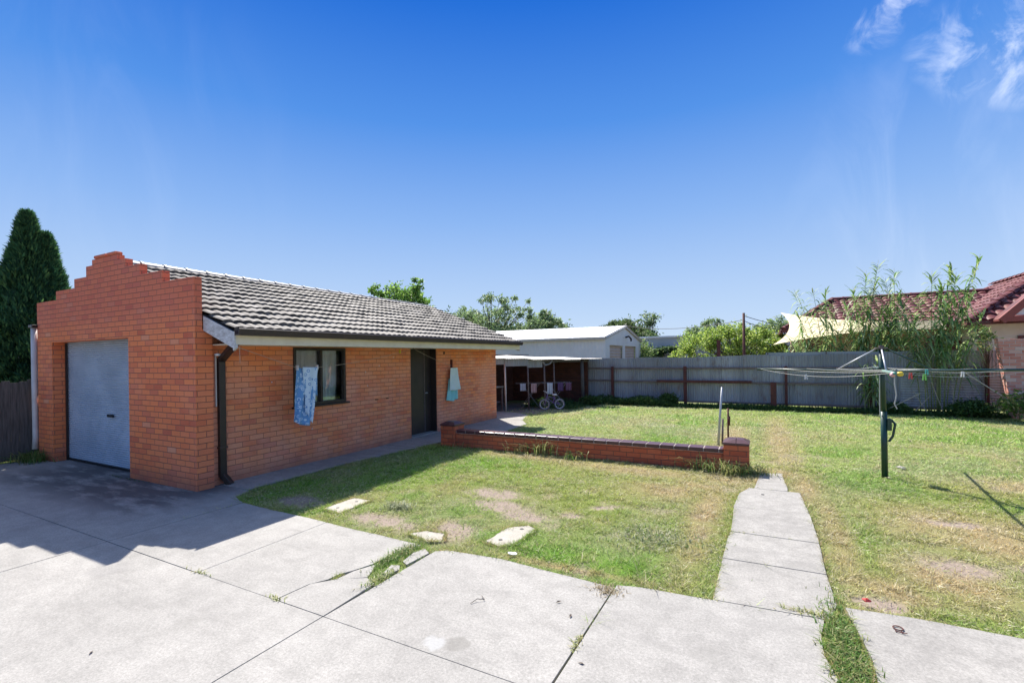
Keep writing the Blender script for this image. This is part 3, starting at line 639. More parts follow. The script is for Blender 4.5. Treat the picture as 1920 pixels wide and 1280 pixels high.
# roller door
m = MB(); vs = []; fs = []; nz_ = 59 * 4
for i in range(nz_ + 1):
    z = .035 + 2.27 * i / nz_; yy = 4.16 + .013 * math.sin(i * math.pi / 2)
    vs += [(-12.08, yy, z), (-9.1, yy, z)]
    if i: k = (i - 1) * 2; fs.append((k, k + 1, k + 3, k + 2))
m.add(vs, fs); rd = m.build('roller_door', M_roll, G)
m = MB(); m.box(-12.07, -9.12, 4.135, 4.15, .012, .045); m.build('bottom_rail', M_black, rd)
m = MB(); m.box(-10.42, -10.22, 4.118, 4.148, .915, .965); m.build('handle', M_black, rd, bevel=.008)
m = MB(); m.box(-12.078, -12.04, 4.12, 4.15, .0, 2.28); m.build('guide_rail', M_brown, rd)
# door in side wall
m = MB(); m.box(-7.578, -7.545, 8.80, 9.79, .03, 2.145); dr = m.build('door', M_doorp, G)
m = MB(); m.box(-7.545, -7.535, 9.52, 9.535, .06, 2.1); m.build('door_edge', M_rail, dr)
m = MB(); m.tube([(-7.545, 9.60, 1.02), (-7.50, 9.60, 1.02), (-7.50, 9.50, 1.02)], .011, 6); m.build('handle', M_steel, dr)
m = MB(); m.box(-7.545, -7.37, 9.775, 9.797, .03, 2.14); m.box(-7.545, -7.37, 8.793, 8.81, .03, 2.14); m.build('door_frame', M_doorp, G)
m = MB(); m.box(-7.6, -7.33, 8.79, 9.8, -.05, .032); m.build('doorstep', M_path, G)
# window
fr = MB(); y0, y1, z0, z1 = 5.62, 6.80, 1.058, 2.112
for a in [(-7.44, -7.335, y0, y0 + .05, z0, z1), (-7.44, -7.335, y1 - .05, y1, z0, z1), (-7.44, -7.336, y0 + .05, y1 - .05, z1 - .05, z1), (-7.44, -7.336, y0 + .05, y1 - .05, z0, z0 + .05), (-7.43, -7.34, 6.195, 6.245, z0 + .05, z1 - .05)]: fr.box(*a)
wf = fr.build('window', M_brown, G, bevel=.004)
m = MB(); m.box(-7.36, -7.29, y0 - .04, y1 + .06, z0 - .035, z0 - .002); m.build('sill', M_brown, wf, bevel=.004)
m = MB(); m.box(-7.405, -7.399, y0 + .05, 6.195, z0 + .05, z1 - .05); m.build('pane', M_glass, wf)
m = MB(); m.box(-7.405, -7.399, 6.245, y1 - .05, z0 + .05, z1 - .05); m.build('pane', M_glass, wf)
def cloth_panel(p0, p1, z0, z1, folds, amp, n=60, nz=10, seed=0, flare=0.):
    r = random.Random(seed); m = MB(); vs = []; fs = []; p0, p1 = V(p0), V(p1); d = p1 - p0; nn = V((-d.y, d.x, 0)).normalized()
    ph = [r.uniform(0, 6) for _ in range(4)]
    for j in range(nz + 1):
        t = j / nz
        for i in range(n + 1):
            s = i / n; o = amp * (math.sin(folds * 6.28 * s + ph[0] + .3 * t) + .5 * math.sin(folds * 2.3 * 6.28 * s + ph[1] + t)) * (.5 + .6 * t)
            c = p0 + d * (.5 + (s - .5) * (1 + flare * t)) + nn * o; vs.append((c.x, c.y, z1 + (z0 - z1) * t))
    for j in range(nz):
        for i in range(n): k = j * (n + 1) + i; fs.append((k, k + 1, k + n + 2, k + n + 1))
    m.add(vs, fs); return m
M_cur1 = simple('pinkish_net_curtain', (.85, .74, .72), (.60, .53, .51), 3, .9, bs=0, scale=(1, 1, .5))
M_cur2 = simple('white_net_curtain', (.90, .90, .88), (.72, .74, .73), 4, .9, bs=0, scale=(1, 3, .5))
cloth_panel((-7.452, 5.60, 0), (-7.452, 6.30, 0), .95, 2.2, 7, .012, seed=1).build('curtain', M_cur1, wf, smooth=True)
cloth_panel((-7.458, 6.31, 0), (-7.458, 6.80, 0), .95, 2.2, 5, .022, seed=2).build('curtain', M_cur2, wf, smooth=True)
m = MB(); m.box(-7.50, -7.495, 5.63, 6.79, 1.06, 2.11); m.build('blind', simple('olive_blind', (.62, .62, .48), (.5, .5, .38), 2, .9), wf)
# downpipes
m = MB(); yd = 4.335
m.box(-7.355, -7.29, yd - .05, yd + .05, .12, 1.93); m.bar((-7.32, yd, 1.90), (-6.56, yd - .12, 2.29), .10, .07); m.bar((-7.32, yd, .15), (-7.22, yd + .06, .0), .10, .075)
dp = m.build('downpipe', M_brown, G, bevel=.006)
m = MB(); m.box(-7.358, -7.28, yd - .062, yd + .062, .56, .585); m.build('strap', M_gutter, dp)
m = MB(); m.tube([(-12.80, 3.90, 2.6), (-12.80, 3.90, 1.2), (-12.79, 3.9, .45), (-12.76, 3.88, .2)], .048, 12); wp = m.build('white_downpipe', M_pipew, G, smooth=True)
m = MB(); m.box(-12.89, -12.71, 3.84, 3.96, 2.60, 2.66); m.build('rainhead', M_brown, wp, bevel=.01)
# small fittings on the side wall
m = MB(); m.box(-7.358, -7.33, 4.25, 4.27, 1.2, 1.98); m.tube([(-7.35, 4.27, 1.98), (-7.24, 4.25, 1.985)], .008, 6); m.build('conduit', M_pipew, G)
m = MB(); m.blob((-7.28, 4.26, 1.985), (.05, .05, .022), 12, 6); m.build('wall_light', M_white, G, smooth=True)
for a_ in ((-7.358, -7.345, 7.62, 7.70, 1.01, 1.03), (-7.358, -7.345, 7.95, 8.02, 1.01, 1.03), (-7.358, -7.34, 10.1, 10.14, 1.99, 2.06)): m = MB(); m.box(*a_); m.build('wall_bracket', M_brown, G)
for y_, z_ in ((7.35, 1.62), (7.4, 1.33), (7.75, 1.74), (6.0, .62), (5.2, 1.52), (8.2, 1.92)): m = MB(); m.blob((-7.357, y_, z_), (.008, .011, .011), 8, 5); m.build('paint_spot', M_white, G)

# ------------------------------------------------------------------ washing line and towels at the wall
WL = thing('wall_clothes_line', 'thin tan cord strung under the garage eave from corner to door', 'clothes line', (-6.6, 4.1, 2.1))
def sag(a, b, s, n=16):
    a, b = V(a), V(b); return [a.lerp(b, i / n) - V((0, 0, s * 4 * (i / n) * (1 - i / n))) for i in range(n + 1)]
A0 = V((-6.52, 4.09, 2.08)); A1 = V((-6.9, 5.32, 1.765)); A2 = V((-6.9, 5.76, 1.755)); A3 = V((-6.75, 8.16, 2.11)); A4 = V((-7.33, 10.40, 1.69))
m = MB(); m.tube([A0, A1, A2], .0035, 5); m.tube(sag(A2, A3, .05), .0035, 5); m.tube(sag(A3, A4, .03), .0035, 5); m.tube([(-6.52, 4.12, 2.08), (-6.53, 4.13, 1.85)], .003, 5); m.build('cord', M_cord, WL)
m = MB(); m.tube([(-6.75, 8.16, 2.13), (-6.75, 8.16, 2.095), (-6.75, 8.24, 2.09)], .006, 6); m.build('hook', M_brown, WL)
m = MB(); m.box(-7.357, -7.30, 10.40, 10.43, 1.63, 1.85); m.build('wall_post', M_rust, WL)
def towelmat(name, base, ink, scale, ring=True):
    m, n, l, b = newmat(name); uv = n.new('ShaderNodeTexCoord').outputs['UV']
    vo = n.new('ShaderNodeTexVoronoi'); vo.inputs['Scale'].default_value = scale; vo.inputs['Randomness'].default_value = .6; l.new(uv, vo.inputs['Vector'])
    k = cr(n, l, vo.outputs['Distance'], [(.0, ink), (.10, ink), (.14, base), (.24, base), (.28, ink), (.36, ink), (.42, base), (1, base)]) if ring else cr(n, l, vo.outputs['Distance'], [(.22, ink), (.3, base)])
    l.new(k, b.inputs['Base Color']); b.inputs['Roughness'].default_value = .95; bump(n, l, b, noise(n, l, 300), .4, .003); return m
M_tw1 = towelmat('blue_ringed_towel', (.16, .34, .60), (.62, .76, .88), 14)
M_tw2 = towelmat('pale_printed_towel', (.62, .74, .84), (.16, .32, .58), 13)
M_tw3 = simple('mint_white_cloth', (.70, .80, .76), (.60, .72, .70), 6, .95)
M_tw4 = simple('aqua_cloth', (.30, .68, .66), (.26, .6, .58), 6, .95)
def drape(pts_top, pts_bot, amp, folds, x, n=26, nz=26, seed=0, solid=.004):
    """cloth hung in the plane of constant x between two polylines given as (y,z)."""
    r = random.Random(seed); m = MB(); vs = []; fs = []
    def pl(P, s):
        q = s * (len(P) - 1); i = min(int(q), len(P) - 2); f = q - i; return P[i][0] * (1 - f) + P[i + 1][0] * f, P[i][1] * (1 - f) + P[i + 1][1] * f
    for j in range(nz + 1):
        t = j / nz
        for i in range(n + 1):
            s = i / n; a = pl(pts_top, s); b = pl(pts_bot, s); te = t ** .92
            vs.append((x + amp * math.sin(folds * 6.28 * s + 1.1 * t + seed) * (.3 + .7 * t), a[0] + (b[0] - a[0]) * te + .006 * math.sin(7 * t + seed), a[1] + (b[1] - a[1]) * t))
    for j in range(nz):
        for i in range(n): k = j * (n + 1) + i; fs.append((k, k + 1, k + n + 2, k + n + 1))
    m.add(vs, fs); return m
TW = thing('hanging_towel', 'blue patterned towel pegged on the cord in front of the window', 'towel', (-6.9, 5.53, .75))
drape([(5.33, 1.76), (5.55, 1.745), (5.74, 1.755)], [(5.26, .90), (5.36, .80), (5.57, .76)], .035, 2.1, -6.91, seed=1).build('back_layer', M_tw1, TW, smooth=True, solid=.004)
drape([(5.44, 1.77), (5.62, 1.76), (5.755, 1.765)], [(5.50, 1.02), (5.55, .9), (5.61, .80)], .026, 1.7, -6.885, seed=3).build('front_layer', M_tw2, TW, smooth=True, solid=.004)
drape([(5.70, 1.74), (5.76, 1.74)], [(5.72, 1.28), (5.78, 1.26)], .006, 1, -6.93, 6, 12, seed=5).build('side_fold', M_tw1, TW, smooth=True, solid=.004)
m = MB(); m.box(-6.92, -6.87, 5.335, 5.35, 1.72, 1.80); m.build('peg', M_peg['white'], TW); m = MB(); m.box(-6.92, -6.87, 5.735, 5.75, 1.72, 1.80); m.build('peg', M_peg['white'], TW)
TW = thing('hanging_towel', 'pale mint cloth with aqua hem hung on the wall right of the dark door', 'towel', (-7.25, 10.4, .8))
drape([(10.25, 1.63), (10.45, 1.63), (10.58, 1.63)], [(10.20, 1.05), (10.4, 1.03), (10.72, 1.04)], .022, 1.5, -7.25, seed=2).build('upper_cloth', M_tw3, TW, smooth=True, solid=.004)
drape([(10.25, 1.35), (10.55, 1.35)], [(10.15, .78), (10.4, .745), (10.62, .80)], .03, 2.6, -7.29, seed=4).build('lower_cloth', M_tw4, TW, smooth=True, solid=.004)
p = MB(); p.box(-6.77, -6.73, 7.72, 7.735, 2.0, 2.08); tag(p.build('clothes_peg', M_peg['yellow']), 'single yellow peg clipped on the cord between window and door', 'peg')

# ------------------------------------------------------------------ low garden wall
LW = thing('low_brick_wall', 'knee high red brick garden wall with plum capping between two piers', 'garden wall', (-3.2, 8.53, 0))
m = MB(); m.box(-5.83, -.58, 8.42, 8.65, -.05, .280); m.build('wall', M_redbrick, LW)
cb = MB(); mo = MB(); x = -5.82
while x < -.62:
    w = min(.228, -.585 - x); dz = random.uniform(-.002, .003); cb.box(x + .005, x + w, 8.405, 8.665, .286, .347 + dz, M=None); x += .235
cb.build('capping', M_plum, LW, bevel=.012)
mo.box(-5.825, -.585, 8.415, 8.655, .279, .338); mo.build('mortar_bed', M_mortar, LW)
for (x0, x1) in ((-6.19, -5.825), (-.575, -.21)):
    m = MB(); m.box(x0, x1, 8.36, 8.725, -.05, .43); pr = m.build('pier', M_redbrick, LW, bevel=.004)
    m = MB(); cx = (x0 + x1) / 2; h2 = (x1 - x0) / 2 + .012
    for sx in (-1, 1):
        for sy in (-1, 1):
            a = [(cx + sx * .004, 8.5425 + sy * .004), (cx + sx * h2, 8.5425 + sy * .004), (cx + sx * h2, 8.5425 + sy * h2), (cx + sx * .004, 8.5425 + sy * h2)]
            b_ = [(a[0][0], a[0][1], .515), (cx + sx * h2 * .55, a[1][1], .515), (cx + sx * h2 * .55, 8.5425 + sy * h2 * .55, .51), (a[3][0], 8.5425 + sy * h2 * .55, .515)]
            vs = [(p_[0], p_[1], .433) for p_ in a] + [(p_[0], p_[1], .462) for p_ in a] + b_
            fs = [(4 + i, 4 + (i + 1) % 4, 8 + (i + 1) % 4, 8 + i) for i in range(4)] + [(i, (i + 1) % 4, 4 + (i + 1) % 4, 4 + i) for i in range(4)] + [(8, 9, 10, 11), (0, 3, 2, 1)]
            m.add(vs, fs)
    m.build('pier_cap', M_plum, pr)
    m = MB(); m.box(x0 + .01, x1 - .01, 8.37, 8.715, .43, .50 - .035); m.build('cap_mortar', M_mortar, pr)

# ------------------------------------------------------------------ corrugated iron helper
def corr(m, p0, p1, z0, z1, pitch=.076, amp=.009, lean=0, zj=0, ztop=None):
    p0, p1 = V(p0), V(p1); L = (p1 - p0).length; n = max(4, int(L / pitch * 6)); d = (p1 - p0) / n; nn = V((-d.y, d.x, 0)).normalized(); vs = []; fs = []
    for i in range(n + 1):
        s = L * i / n; o = amp * math.sin(2 * math.pi * s / pitch); q = p0 + d * i
        zt = z1 if ztop is None else ztop(s / L)
        vs += [tuple(q + nn * o + V((0, 0, z0))), tuple(q + nn * (o + lean) + V((0, 0, zt)))]
        if i: k = (i - 1) * 2; fs.append((k, k + 2, k + 3, k + 1))
    m.add(vs, fs)
def hcorr(m, p0, p1, z0, z1, pitch=.076, amp=.009):
    p0, p1 = V(p0), V(p1); d = p1 - p0; nn = V((-d.y, d.x, 0)).normalized(); n = int((z1 - z0) / pitch * 6); vs = []; fs = []
    for i in range(n + 1):
        z = z0 + (z1 - z0) * i / n; o = amp * math.sin(2 * math.pi * z / pitch)
        vs += [tuple(p0 + nn * o + V((0, 0, z))), tuple(p1 + nn * o + V((0, 0, z)))]
        if i: k = (i - 1) * 2; fs.append((k, k + 1, k + 3, k + 2))
    m.add(vs, fs)
IF = thing('corrugated_fence', 'long grey corrugated iron boundary fence with rusty posts at the back of the lawn', 'fence', (0, 18.8, 0))
m = MB(); x = -8.2; k = 0; r = random.Random(5)
while x < 3.75:
    L = .80 ; zt = 1.80 + r.uniform(-.02, .03) + (.0 if x < -2 else .03); dz1 = r.uniform(-.02, .02)
    corr(m, (x, 18.80 + (k % 2) * .006, 0), (x + L, 18.80 + (k % 2) * .006, 0), .12 + r.uniform(-.03, .03), zt, amp=.014, lean=r.uniform(-.02, .02), ztop=lambda s, a=zt, b=dz1: a + b * s)
    x += .76; k += 1
x = 3.85
while x < 6.2:
    corr(m, (x, 18.83 + (k % 2) * .006, 0), (x + .8, 18.83 + (k % 2) * .006, 0), 1.05, 1.92 + r.uniform(-.03, .02)); x += .76; k += 1
m.build('sheet', M_iron, IF, smooth=True)
m = MB(); hcorr(m, (3.8, 18.79, 0), (6.2, 18.79, 0), .12, 1.10); m.build('horizontal_sheet', M_iron, IF, smooth=True)
m = MB(); m.box(.1, 2.95, 18.84, 18.85, 1.70, 1.925); m.box(2.95, 4.0, 18.845, 18.855, 1.66, 1.90); m.build('flat_top_sheet', simple('flat_grey_sheet', (.33, .35, .38), (.25, .27, .29), 2, .55, metal=.2), IF)
m = MB()
for a, b, z in ((-8.2, -5.3, 1.40), (-5.3, -2.6, 1.39), (-2.6, .65, 1.385), (.65, 3.0, 1.38), (-8.2, -5.3, .89), (-5.3, -2.6, .88), (-2.6, .65, .87), (.65, 3.0, .86), (3.0, 5.8, 1.36), (-8.2, -2.6, .16), (-2.6, 5.9, .14)):
    m.bar((a, 18.75, z + random.uniform(-.01, .01)), (b, 18.75, z + random.uniform(-.01, .01)), .045, .07)
m.build('rail', M_rail, IF, bevel=.004)
for x_, w_, h_ in ((-5.33, .10, 1.46), (-2.57, .11, 1.46), (.70, .085, 1.45), (3.02, .10, 1.44), (5.78, .09, 1.78)):
    m = MB(); m.box(x_ - w_ / 2, x_ + w_ / 2, 18.66, 18.725, -.05, h_); m.build('post', M_rust, IF, bevel=.006)
for a_ in (.15, 1.86): m = MB(); m.box(a_, a_ + .022, 18.823, 18.838, 1.76, 1.92); m.build('batten', M_rust, IF)
m = MB(); m.bar((-3.6, 18.66, .90), (-.35, 18.66, .90), .05, .085); tag(m.build('loose_plank', M_rust, bevel=.005), 'long rust red plank lying along the middle rail of the iron fence', 'plank')
m = MB(); m.box(.22, .40, 18.30, 18.42, -.05, .92); tag(m.build('stump_post', M_rust, bevel=.012), 'short thick rust red post standing in front of the iron fence', 'post')
m = MB(); m.tube([(-.60, 19.5, -.1), (-.60, 19.5, 3.40)], [.055, .045], 10); tag(m.build('steel_pole', M_rust, smooth=True), 'tall thin rust coloured pole rising behind the iron fence', 'pole')
m = MB(); m.box(-1.50, -1.38, 19.1, 19.2, -.1, 2.42); tag(m.build('timber_post', M_rust), 'shorter dark post behind the fence in front of the lemon tree', 'post')

# ------------------------------------------------------------------ paling fence at left
PF = thing('paling_fence', 'weathered grey timber paling fence left of the garage', 'fence', (-13.05, 3, 0))
m = MB(); y = -2.; r = random.Random(3)
while y < 16:
    h = 1.55 + r.uniform(-.03, .03); m.box(-13.02 + r.uniform(-.004, .004), -13.00, y, y + .1185, .0, h); y += .122
m.build('paling', M_oldwood, PF, bevel=.003)
m = MB(); m.box(-13.09, -13.03, -2, 16, 1.2, 1.28); m.box(-13.09, -13.03, -2, 16, .3, .38); m.build('rail', M_oldwood, PF)

# ------------------------------------------------------------------ lean-to
CP = thing('lean_to_shelter', 'ramshackle lean-to with patched iron roof beyond the garage', 'shelter', (-7.8, 15.5, 0))
def LN(t): return V((-8.75, 12.95, 0)).lerp(V((-6.2, 18.5, 0)), t)
m = MB()
def rsheet(t0, t1, out, zf, zb, depth=2.6, seed=0):
    a, b = LN(t0), LN(t1); d = (b - a).normalized(); nn = V((-d.y, d.x, 0)); nn = nn if nn.x < 0 else -nn   # inward
    p0, p1 = a - nn * out, b - nn * out; L = (p1 - p0).length; n = int(L / .019); vs = []; fs = []
    for i in range(n + 1):
        q = p0 + d * (L * i / n); o = .008 * math.sin(2 * math.pi * i * .019 / .076)
        vs += [tuple(q + V((0, 0, zf + o))), tuple(q + nn * depth + V((0, 0, zb + o)))]
        if i: k = (i - 1) * 2; fs.append((k, k + 2, k + 3, k + 1))
    m.add(vs, fs)
rsheet(-.02, .30, .12, 1.86, 1.98); rsheet(.28, .48, .16, 1.845, 1.96, 2.2); rsheet(.26, .52, .05, 1.88, 2.0); rsheet(.47, .75, .22, 1.80, 1.90, 2.4); rsheet(.72, 1.0, .12, 1.775, 1.88, 2.2); rsheet(.90, 1.02, .55, 1.79, 1.80, .7)
m.build('roof_sheet', simple('pale_roof_sheet', (.30, .30, .31), (.16, .16, .17), 4, .45, metal=.2), CP)
m = MB(); corr(m, LN(0) + V((0, 0, 0)), LN(.30), 1.64, 1.86, amp=.007); corr(m, LN(.29) + V((.03, 0, 0)), LN(.46) + V((.03, 0, 0)), 1.57, 1.83, amp=.007); corr(m, LN(.46), LN(.58), 1.50, 1.80, amp=.007)
m.build('apron_sheet', M_iron, CP, smooth=True)
for t_, mt, rr, z_ in ((.30, M_pipew, .035, 1.68), (.47, M_rail, .03, 1.66), (.60, M_rail, .035, 1.7), (.68, M_rail, .03, 1.76), (.93, M_oldwood, .07, 1.76)):
    q = LN(t_); m = MB(); m.tube([(q.x, q.y, -.03), (q.x - .01, q.y - .01, z_ * .5), (q.x - .03, q.y, z_)], rr, 8); m.build('post', mt, CP, smooth=True)
m = MB(); m.bar(LN(0) + V((-.05, 0, 1.78)), LN(1) + V((-.05, 0, 1.70)), .05, .08); m.bar(LN(.6) + V((-.05, 0, 1.66)), LN(1) + V((-1.5, .2, 1.66)), .05, .07); m.build('beam', M_oldwood, CP)
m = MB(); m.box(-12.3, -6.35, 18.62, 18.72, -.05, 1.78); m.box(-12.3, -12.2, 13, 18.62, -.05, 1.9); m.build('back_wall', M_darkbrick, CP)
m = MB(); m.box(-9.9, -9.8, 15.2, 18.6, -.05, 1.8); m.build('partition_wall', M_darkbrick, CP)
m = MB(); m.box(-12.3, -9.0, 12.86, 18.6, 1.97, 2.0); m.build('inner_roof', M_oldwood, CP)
m = MB(); m.tube([LN(.58) + V((0, 0, 1.72)), LN(.60) + V((.02, 0, 1.58)), LN(.64) + V((0, 0, 1.62)), LN(.66) + V((0, 0, 1.74))], .035, 7); m.build('rag', M_iron, CP)
# workbench
WB = thing('workbench', 'old pale topped workbench inside the lean-to behind the garage corner', 'bench', (-8.9, 14.6, 0))
m = MB(); m.box(-9.6, -8.25, 14.2, 14.95, .82, .86); m.build('top', M_slabc, WB, bevel=.004)
for sx, sy in ((-9.55, 14.25), (-8.3, 14.25), (-9.55, 14.9), (-8.3, 14.9)): m = MB(); m.box(sx - .025, sx + .025, sy - .025, sy + .025, -.02, .82); m.build('leg', M_rail, WB)
m = MB(); m.box(-9.5, -8.35, 14.28, 14.9, .28, .31); m.build('shelf', M_rail, WB)
SHF = thing('storage_shelf', 'dim shelf of jars against the lean-to wall', 'shelf', (-9.4, 15.15, 0))
m = MB(); m.box(-9.75, -8.9, 15.0, 15.2, 1.1, 1.13); m.box(-9.75, -8.9, 15.0, 15.2, 1.42, 1.45); m.build('board', M_rail, SHF)
for a_ in (-9.78, -8.9): m = MB(); m.box(a_, a_ + .03, 15.0, 15.2, -.02, 1.6); m.build('upright', M_rail, SHF)
for i, x_ in enumerate((-9.6, -9.4, -9.15)):
    m = MB(); m.tube([(x_, 15.1, 1.132), (x_, 15.1, 1.27), (x_, 15.1, 1.30)], [.05, .05, .03], 10)
    tag(m.build('jar', M_slabc, smooth=True), ['pale jar at the left end of the lean-to shelf', 'pale jar in the middle of the lean-to shelf', 'pale jar at the right end of the lean-to shelf'][i], 'jar')

# drying racks, clothes, bike
M_dull = simple('dull_steel', (.24, .22, .21), None, 6, .5)
def rack(loc, rot, label):
    T = thing('drying_rack', label, 'drying rack', loc, 'folding clothes racks under the lean-to'); cx, cy, _ = loc; c_, s_ = math.cos(rot), math.sin(rot)
    def P(a, b, z): return (cx + a * c_ - b * s_, cy + a * s_ + b * c_, z)
    for b in (-.28, .28):
        for sg in (-1, 1): m = MB(); m.tube([P(-.33 * sg, b, 0), P(.33 * sg, b, .90)], .009, 6); m.build('leg', M_dull, T)
    m = MB()
    for a in (-.5, -.3, -.1, .1, .3, .5): m.tube([P(a, -.3, .91), P(a, .3, .91)], .005, 5)
    for b in (-.3, .3): m.tube([P(-.55, b, .91), P(.55, b, .91)], .008, 6)
    m.build('rails', M_dull, T); return P
P1 = rack((-7.75, 16.1, 0), .5, 'folding airer at the left, nearer the garage, hung with white and pink washing')
P2 = rack((-6.95, 16.75, 0), .5, 'folding airer at the right, behind the small bicycle, with dark purple washing')
for nm, P, a, col, L, lab in (('washing', P1, -.3, (.55, .58, .66), .26, 'crumpled pale grey cloth at the left end of the left airer'), ('washing', P1, .1, (.55, .35, .33), .34, 'pink cloth hanging from the middle of the left airer'),
                              ('washing', P2, -.3, (.62, .64, .68), .42, 'long white cloth hanging from the left end of the right airer'), ('washing', P2, .1, (.13, .07, .16), .30, 'dark purple cloth in the middle of the right airer'), ('washing', P2, .4, (.17, .08, .14), .28, 'plum cloth at the right end of the right airer')):
    p0, p1 = V(P(a - .09, -.31, 0)), V(P(a + .12, -.31, 0)); mm = simple('cloth_%.2f' % col[0], col, None, 8, .95)
    tag(cloth_panel(p0, p1, .90 - L, .915, 2.2, .014, 20, 8, seed=int(a * 100)).build(nm, mm, smooth=True, solid=.004), lab, 'washing')
BK = thing('kids_bicycle', 'small white and purple child bicycle parked under the lean-to', 'bicycle', (-6.6, 15.75, 0))
bd = V((.78, .62, 0)).normalized(); bo = V((-6.88, 15.45, 0)); ax = V((-bd.y, bd.x, 0))
def BP(a, z, s=0): return bo + bd * a + ax * s + V((0, 0, z))
for a in (0.0, .55):
    axx = V((.40, -.91, 0)) if a == 0 else ax.copy()
    m = MB(); m.torus(BP(a, .195), axx, .175, .022); wh = m.build('wheel', simple('grey_tyre', (.20, .19, .24), (.13, .12, .16), 6, .6), BK, smooth=True)
    m = MB(); m.torus(BP(a, .195), axx, .150, .008)
    q = axx.orthogonal().normalized(); w2 = axx.cross(q)
    for i in range(10): t = i * math.pi / 5; m.tube([BP(a, .195), BP(a, .195) + (q * math.cos(t) + w2 * math.sin(t)) * .15], .002, 4)
    m.build('rim', M_white, wh)
    if a == 0:
        for q_, d_ in ((.09, V((.02, -.05, 0))), (.11, V((.09, -.03, 0)))): m = MB(); m.blob(BP(0, q_) + d_, (.018, .01, .018), 8, 5); m.build('reflector', M_peg['yellow'], wh)
m = MB(); m.tube([BP(0, .195), BP(.08, .42), BP(.11, .56)], .013, 7); m.tube([BP(.09, .43), BP(.33, .24), BP(.55, .195)], .013, 7); m.tube([BP(.33, .24), BP(.36, .50)], .013, 7); m.tube([BP(.1, .47), BP(.35, .42), BP(.55, .195)], .011, 7)
m.build('frame', simple('purple_paint', (.22, .12, .34), None, 5, .4), BK, smooth=True)
m = MB(); m.tube([BP(.02, .66, -.22), BP(.07, .64, -.12), BP(.12, .56, 0), BP(.07, .64, .12), BP(.02, .66, .22)], .011, 7); m.build('handlebar', M_white, BK, smooth=True)
m = MB(); m.blob(BP(.37, .53), (.10, .055, .03), 10, 6); m.build('saddle', M_white, BK, smooth=True)

# ------------------------------------------------------------------ rotary clothes hoist
HO = thing('rotary_clothes_hoist', 'dark green rotary clothes hoist standing on the right of the lawn', 'clothes hoist', (1.62, 9.0, 0))
hx, hy = 1.62, 9.0
m = MB(); m.tube([(hx, hy, -.05), (hx - .004, hy, .98)], .041, 14); m.tube([(hx - .004, hy, .98), (hx - .025, hy, 1.95)], .034, 14); m.build('mast', M_green, HO, smooth=True)
m = MB(); m.box(hx + .03, hx + .085, hy - .05, hy + .03, .70, .88); m.tube([(hx + .085, hy, .86), (hx + .13, hy - .02, .80), (hx + .10, hy - .02, .62), (hx + .05, hy - .02, .53)], .018, 8); m.build('winding_handle', M_green, HO, bevel=.012)
m = MB(); m.tube([(hx - .025, hy, 1.935), (hx - .025, hy, 1.955)], .085, 16); m.tube([(hx - .025, hy, 1.955), (hx - .025, hy, 1.985)], .03, 10); m.build('crown_plate', M_rail, HO)
dirs = [V((math.sin(-.104 + i * math.pi / 2), -math.cos(-.104 + i * math.pi / 2), 0)) for i in range(4)]   # toward camera, right, back, left
dirs[0] = V((-.104, -.995, 0)); dirs[1] = V((.995, -.104, 0)); dirs[2] = -dirs[0]; dirs[3] = -dirs[1]
c0 = V((hx - .012, hy, 1.60)); AL = 1.70
for i, d in enumerate(dirs):
    m = MB(); m.tube([c0, c0 + d * AL + V((0, 0, .02))], .019, 8); m.build('arm', M_grnlt if i == 0 else M_green, HO, smooth=True)
    m = MB(); m.tube([V((hx - .025, hy, 1.935)) + d * .06, c0 + d * .56 + V((0, 0, .02))], .011, 7); m.build('strut', M_steel if i in (0, 3) else M_green, HO, smooth=True)
m = MB(); m.tube([c0 - V((0, 0, .05)), c0 + V((0, 0, .05))], .062, 12); m.build('hub', M_green, HO)
rad = [.58, .98, 1.34, 1.66]; lines = []
for k, rr in enumerate(rad):
    for i in range(4):
        a = c0 + dirs[i] * rr + V((0, 0, .03)); b = c0 + dirs[(i + 1) % 4] * rr + V((0, 0, .03)); s_ = [.012, .02, .045, .10][k] * random.uniform(.6, 1.3)
        lines.append((a, b, s_))
for a, b, s_ in lines:
    m = MB(); m.tube(sag(a, b, s_, 14), .0024, 5); m.build('line', M_wire, HO)
m = MB(); q = c0 + dirs[0] * 1.62
m.tube([q + V((0, 0, .02)), q + V((.0, 0, -.12)), q + V((.015, 0, -.25)), q + V((-.005, 0, -.36)), q + V((.02, 0, -.42))], .007, 6); m.build('loose_cord', M_wire, HO)
m = MB(); m.tube([(hx - .055, hy - .045, 1.55), (hx - .06, hy - .048, 1.2), (hx - .058, hy - .048, .92)], .006, 6); m.build('winding_cable', M_wire, HO)
m = MB(); m.blob(q + V((-.02, 0, .0)), (.03, .03, .028), 10, 6, .15); tag(m.build('peg_cluster', M_peg['pink'], smooth=True), 'pinkish knot of pegs on the tip of the near hoist arm', 'pegs')
m = MB(); m.blob(q + V((.055, 0, .01)), (.04, .035, .028), 10, 6, .12); tag(m.build('peg_cluster', M_peg['yellow'], smooth=True), 'yellow bunch of pegs at the tip of the near hoist arm', 'pegs')
def peg(a, b, t, s_, colr, lab):
    q = a.lerp(b, t) - V((0, 0, s_ * 4 * t * (1 - t))); m = MB(); m.bar(q + V((-.008, 0, .02)), q + V((-.014, 0, -.055)), .012, .012); m.bar(q + V((.008, 0, .02)), q + V((.014, 0, -.055)), .012, .012)
    tag(m.build('clothes_peg', M_peg[colr]), lab, 'peg', 'pegs on the rotary hoist')
fr_, fl_ = lines[12], lines[15]   # front-right, left-front
peg(fr_[0], fr_[1], .10, fr_[2], 'red', 'red peg on the outer line right of the near hoist arm')
peg(fr_[0], fr_[1], .19, fr_[2], 'green', 'green peg on the sagging outer line right of the near hoist arm')
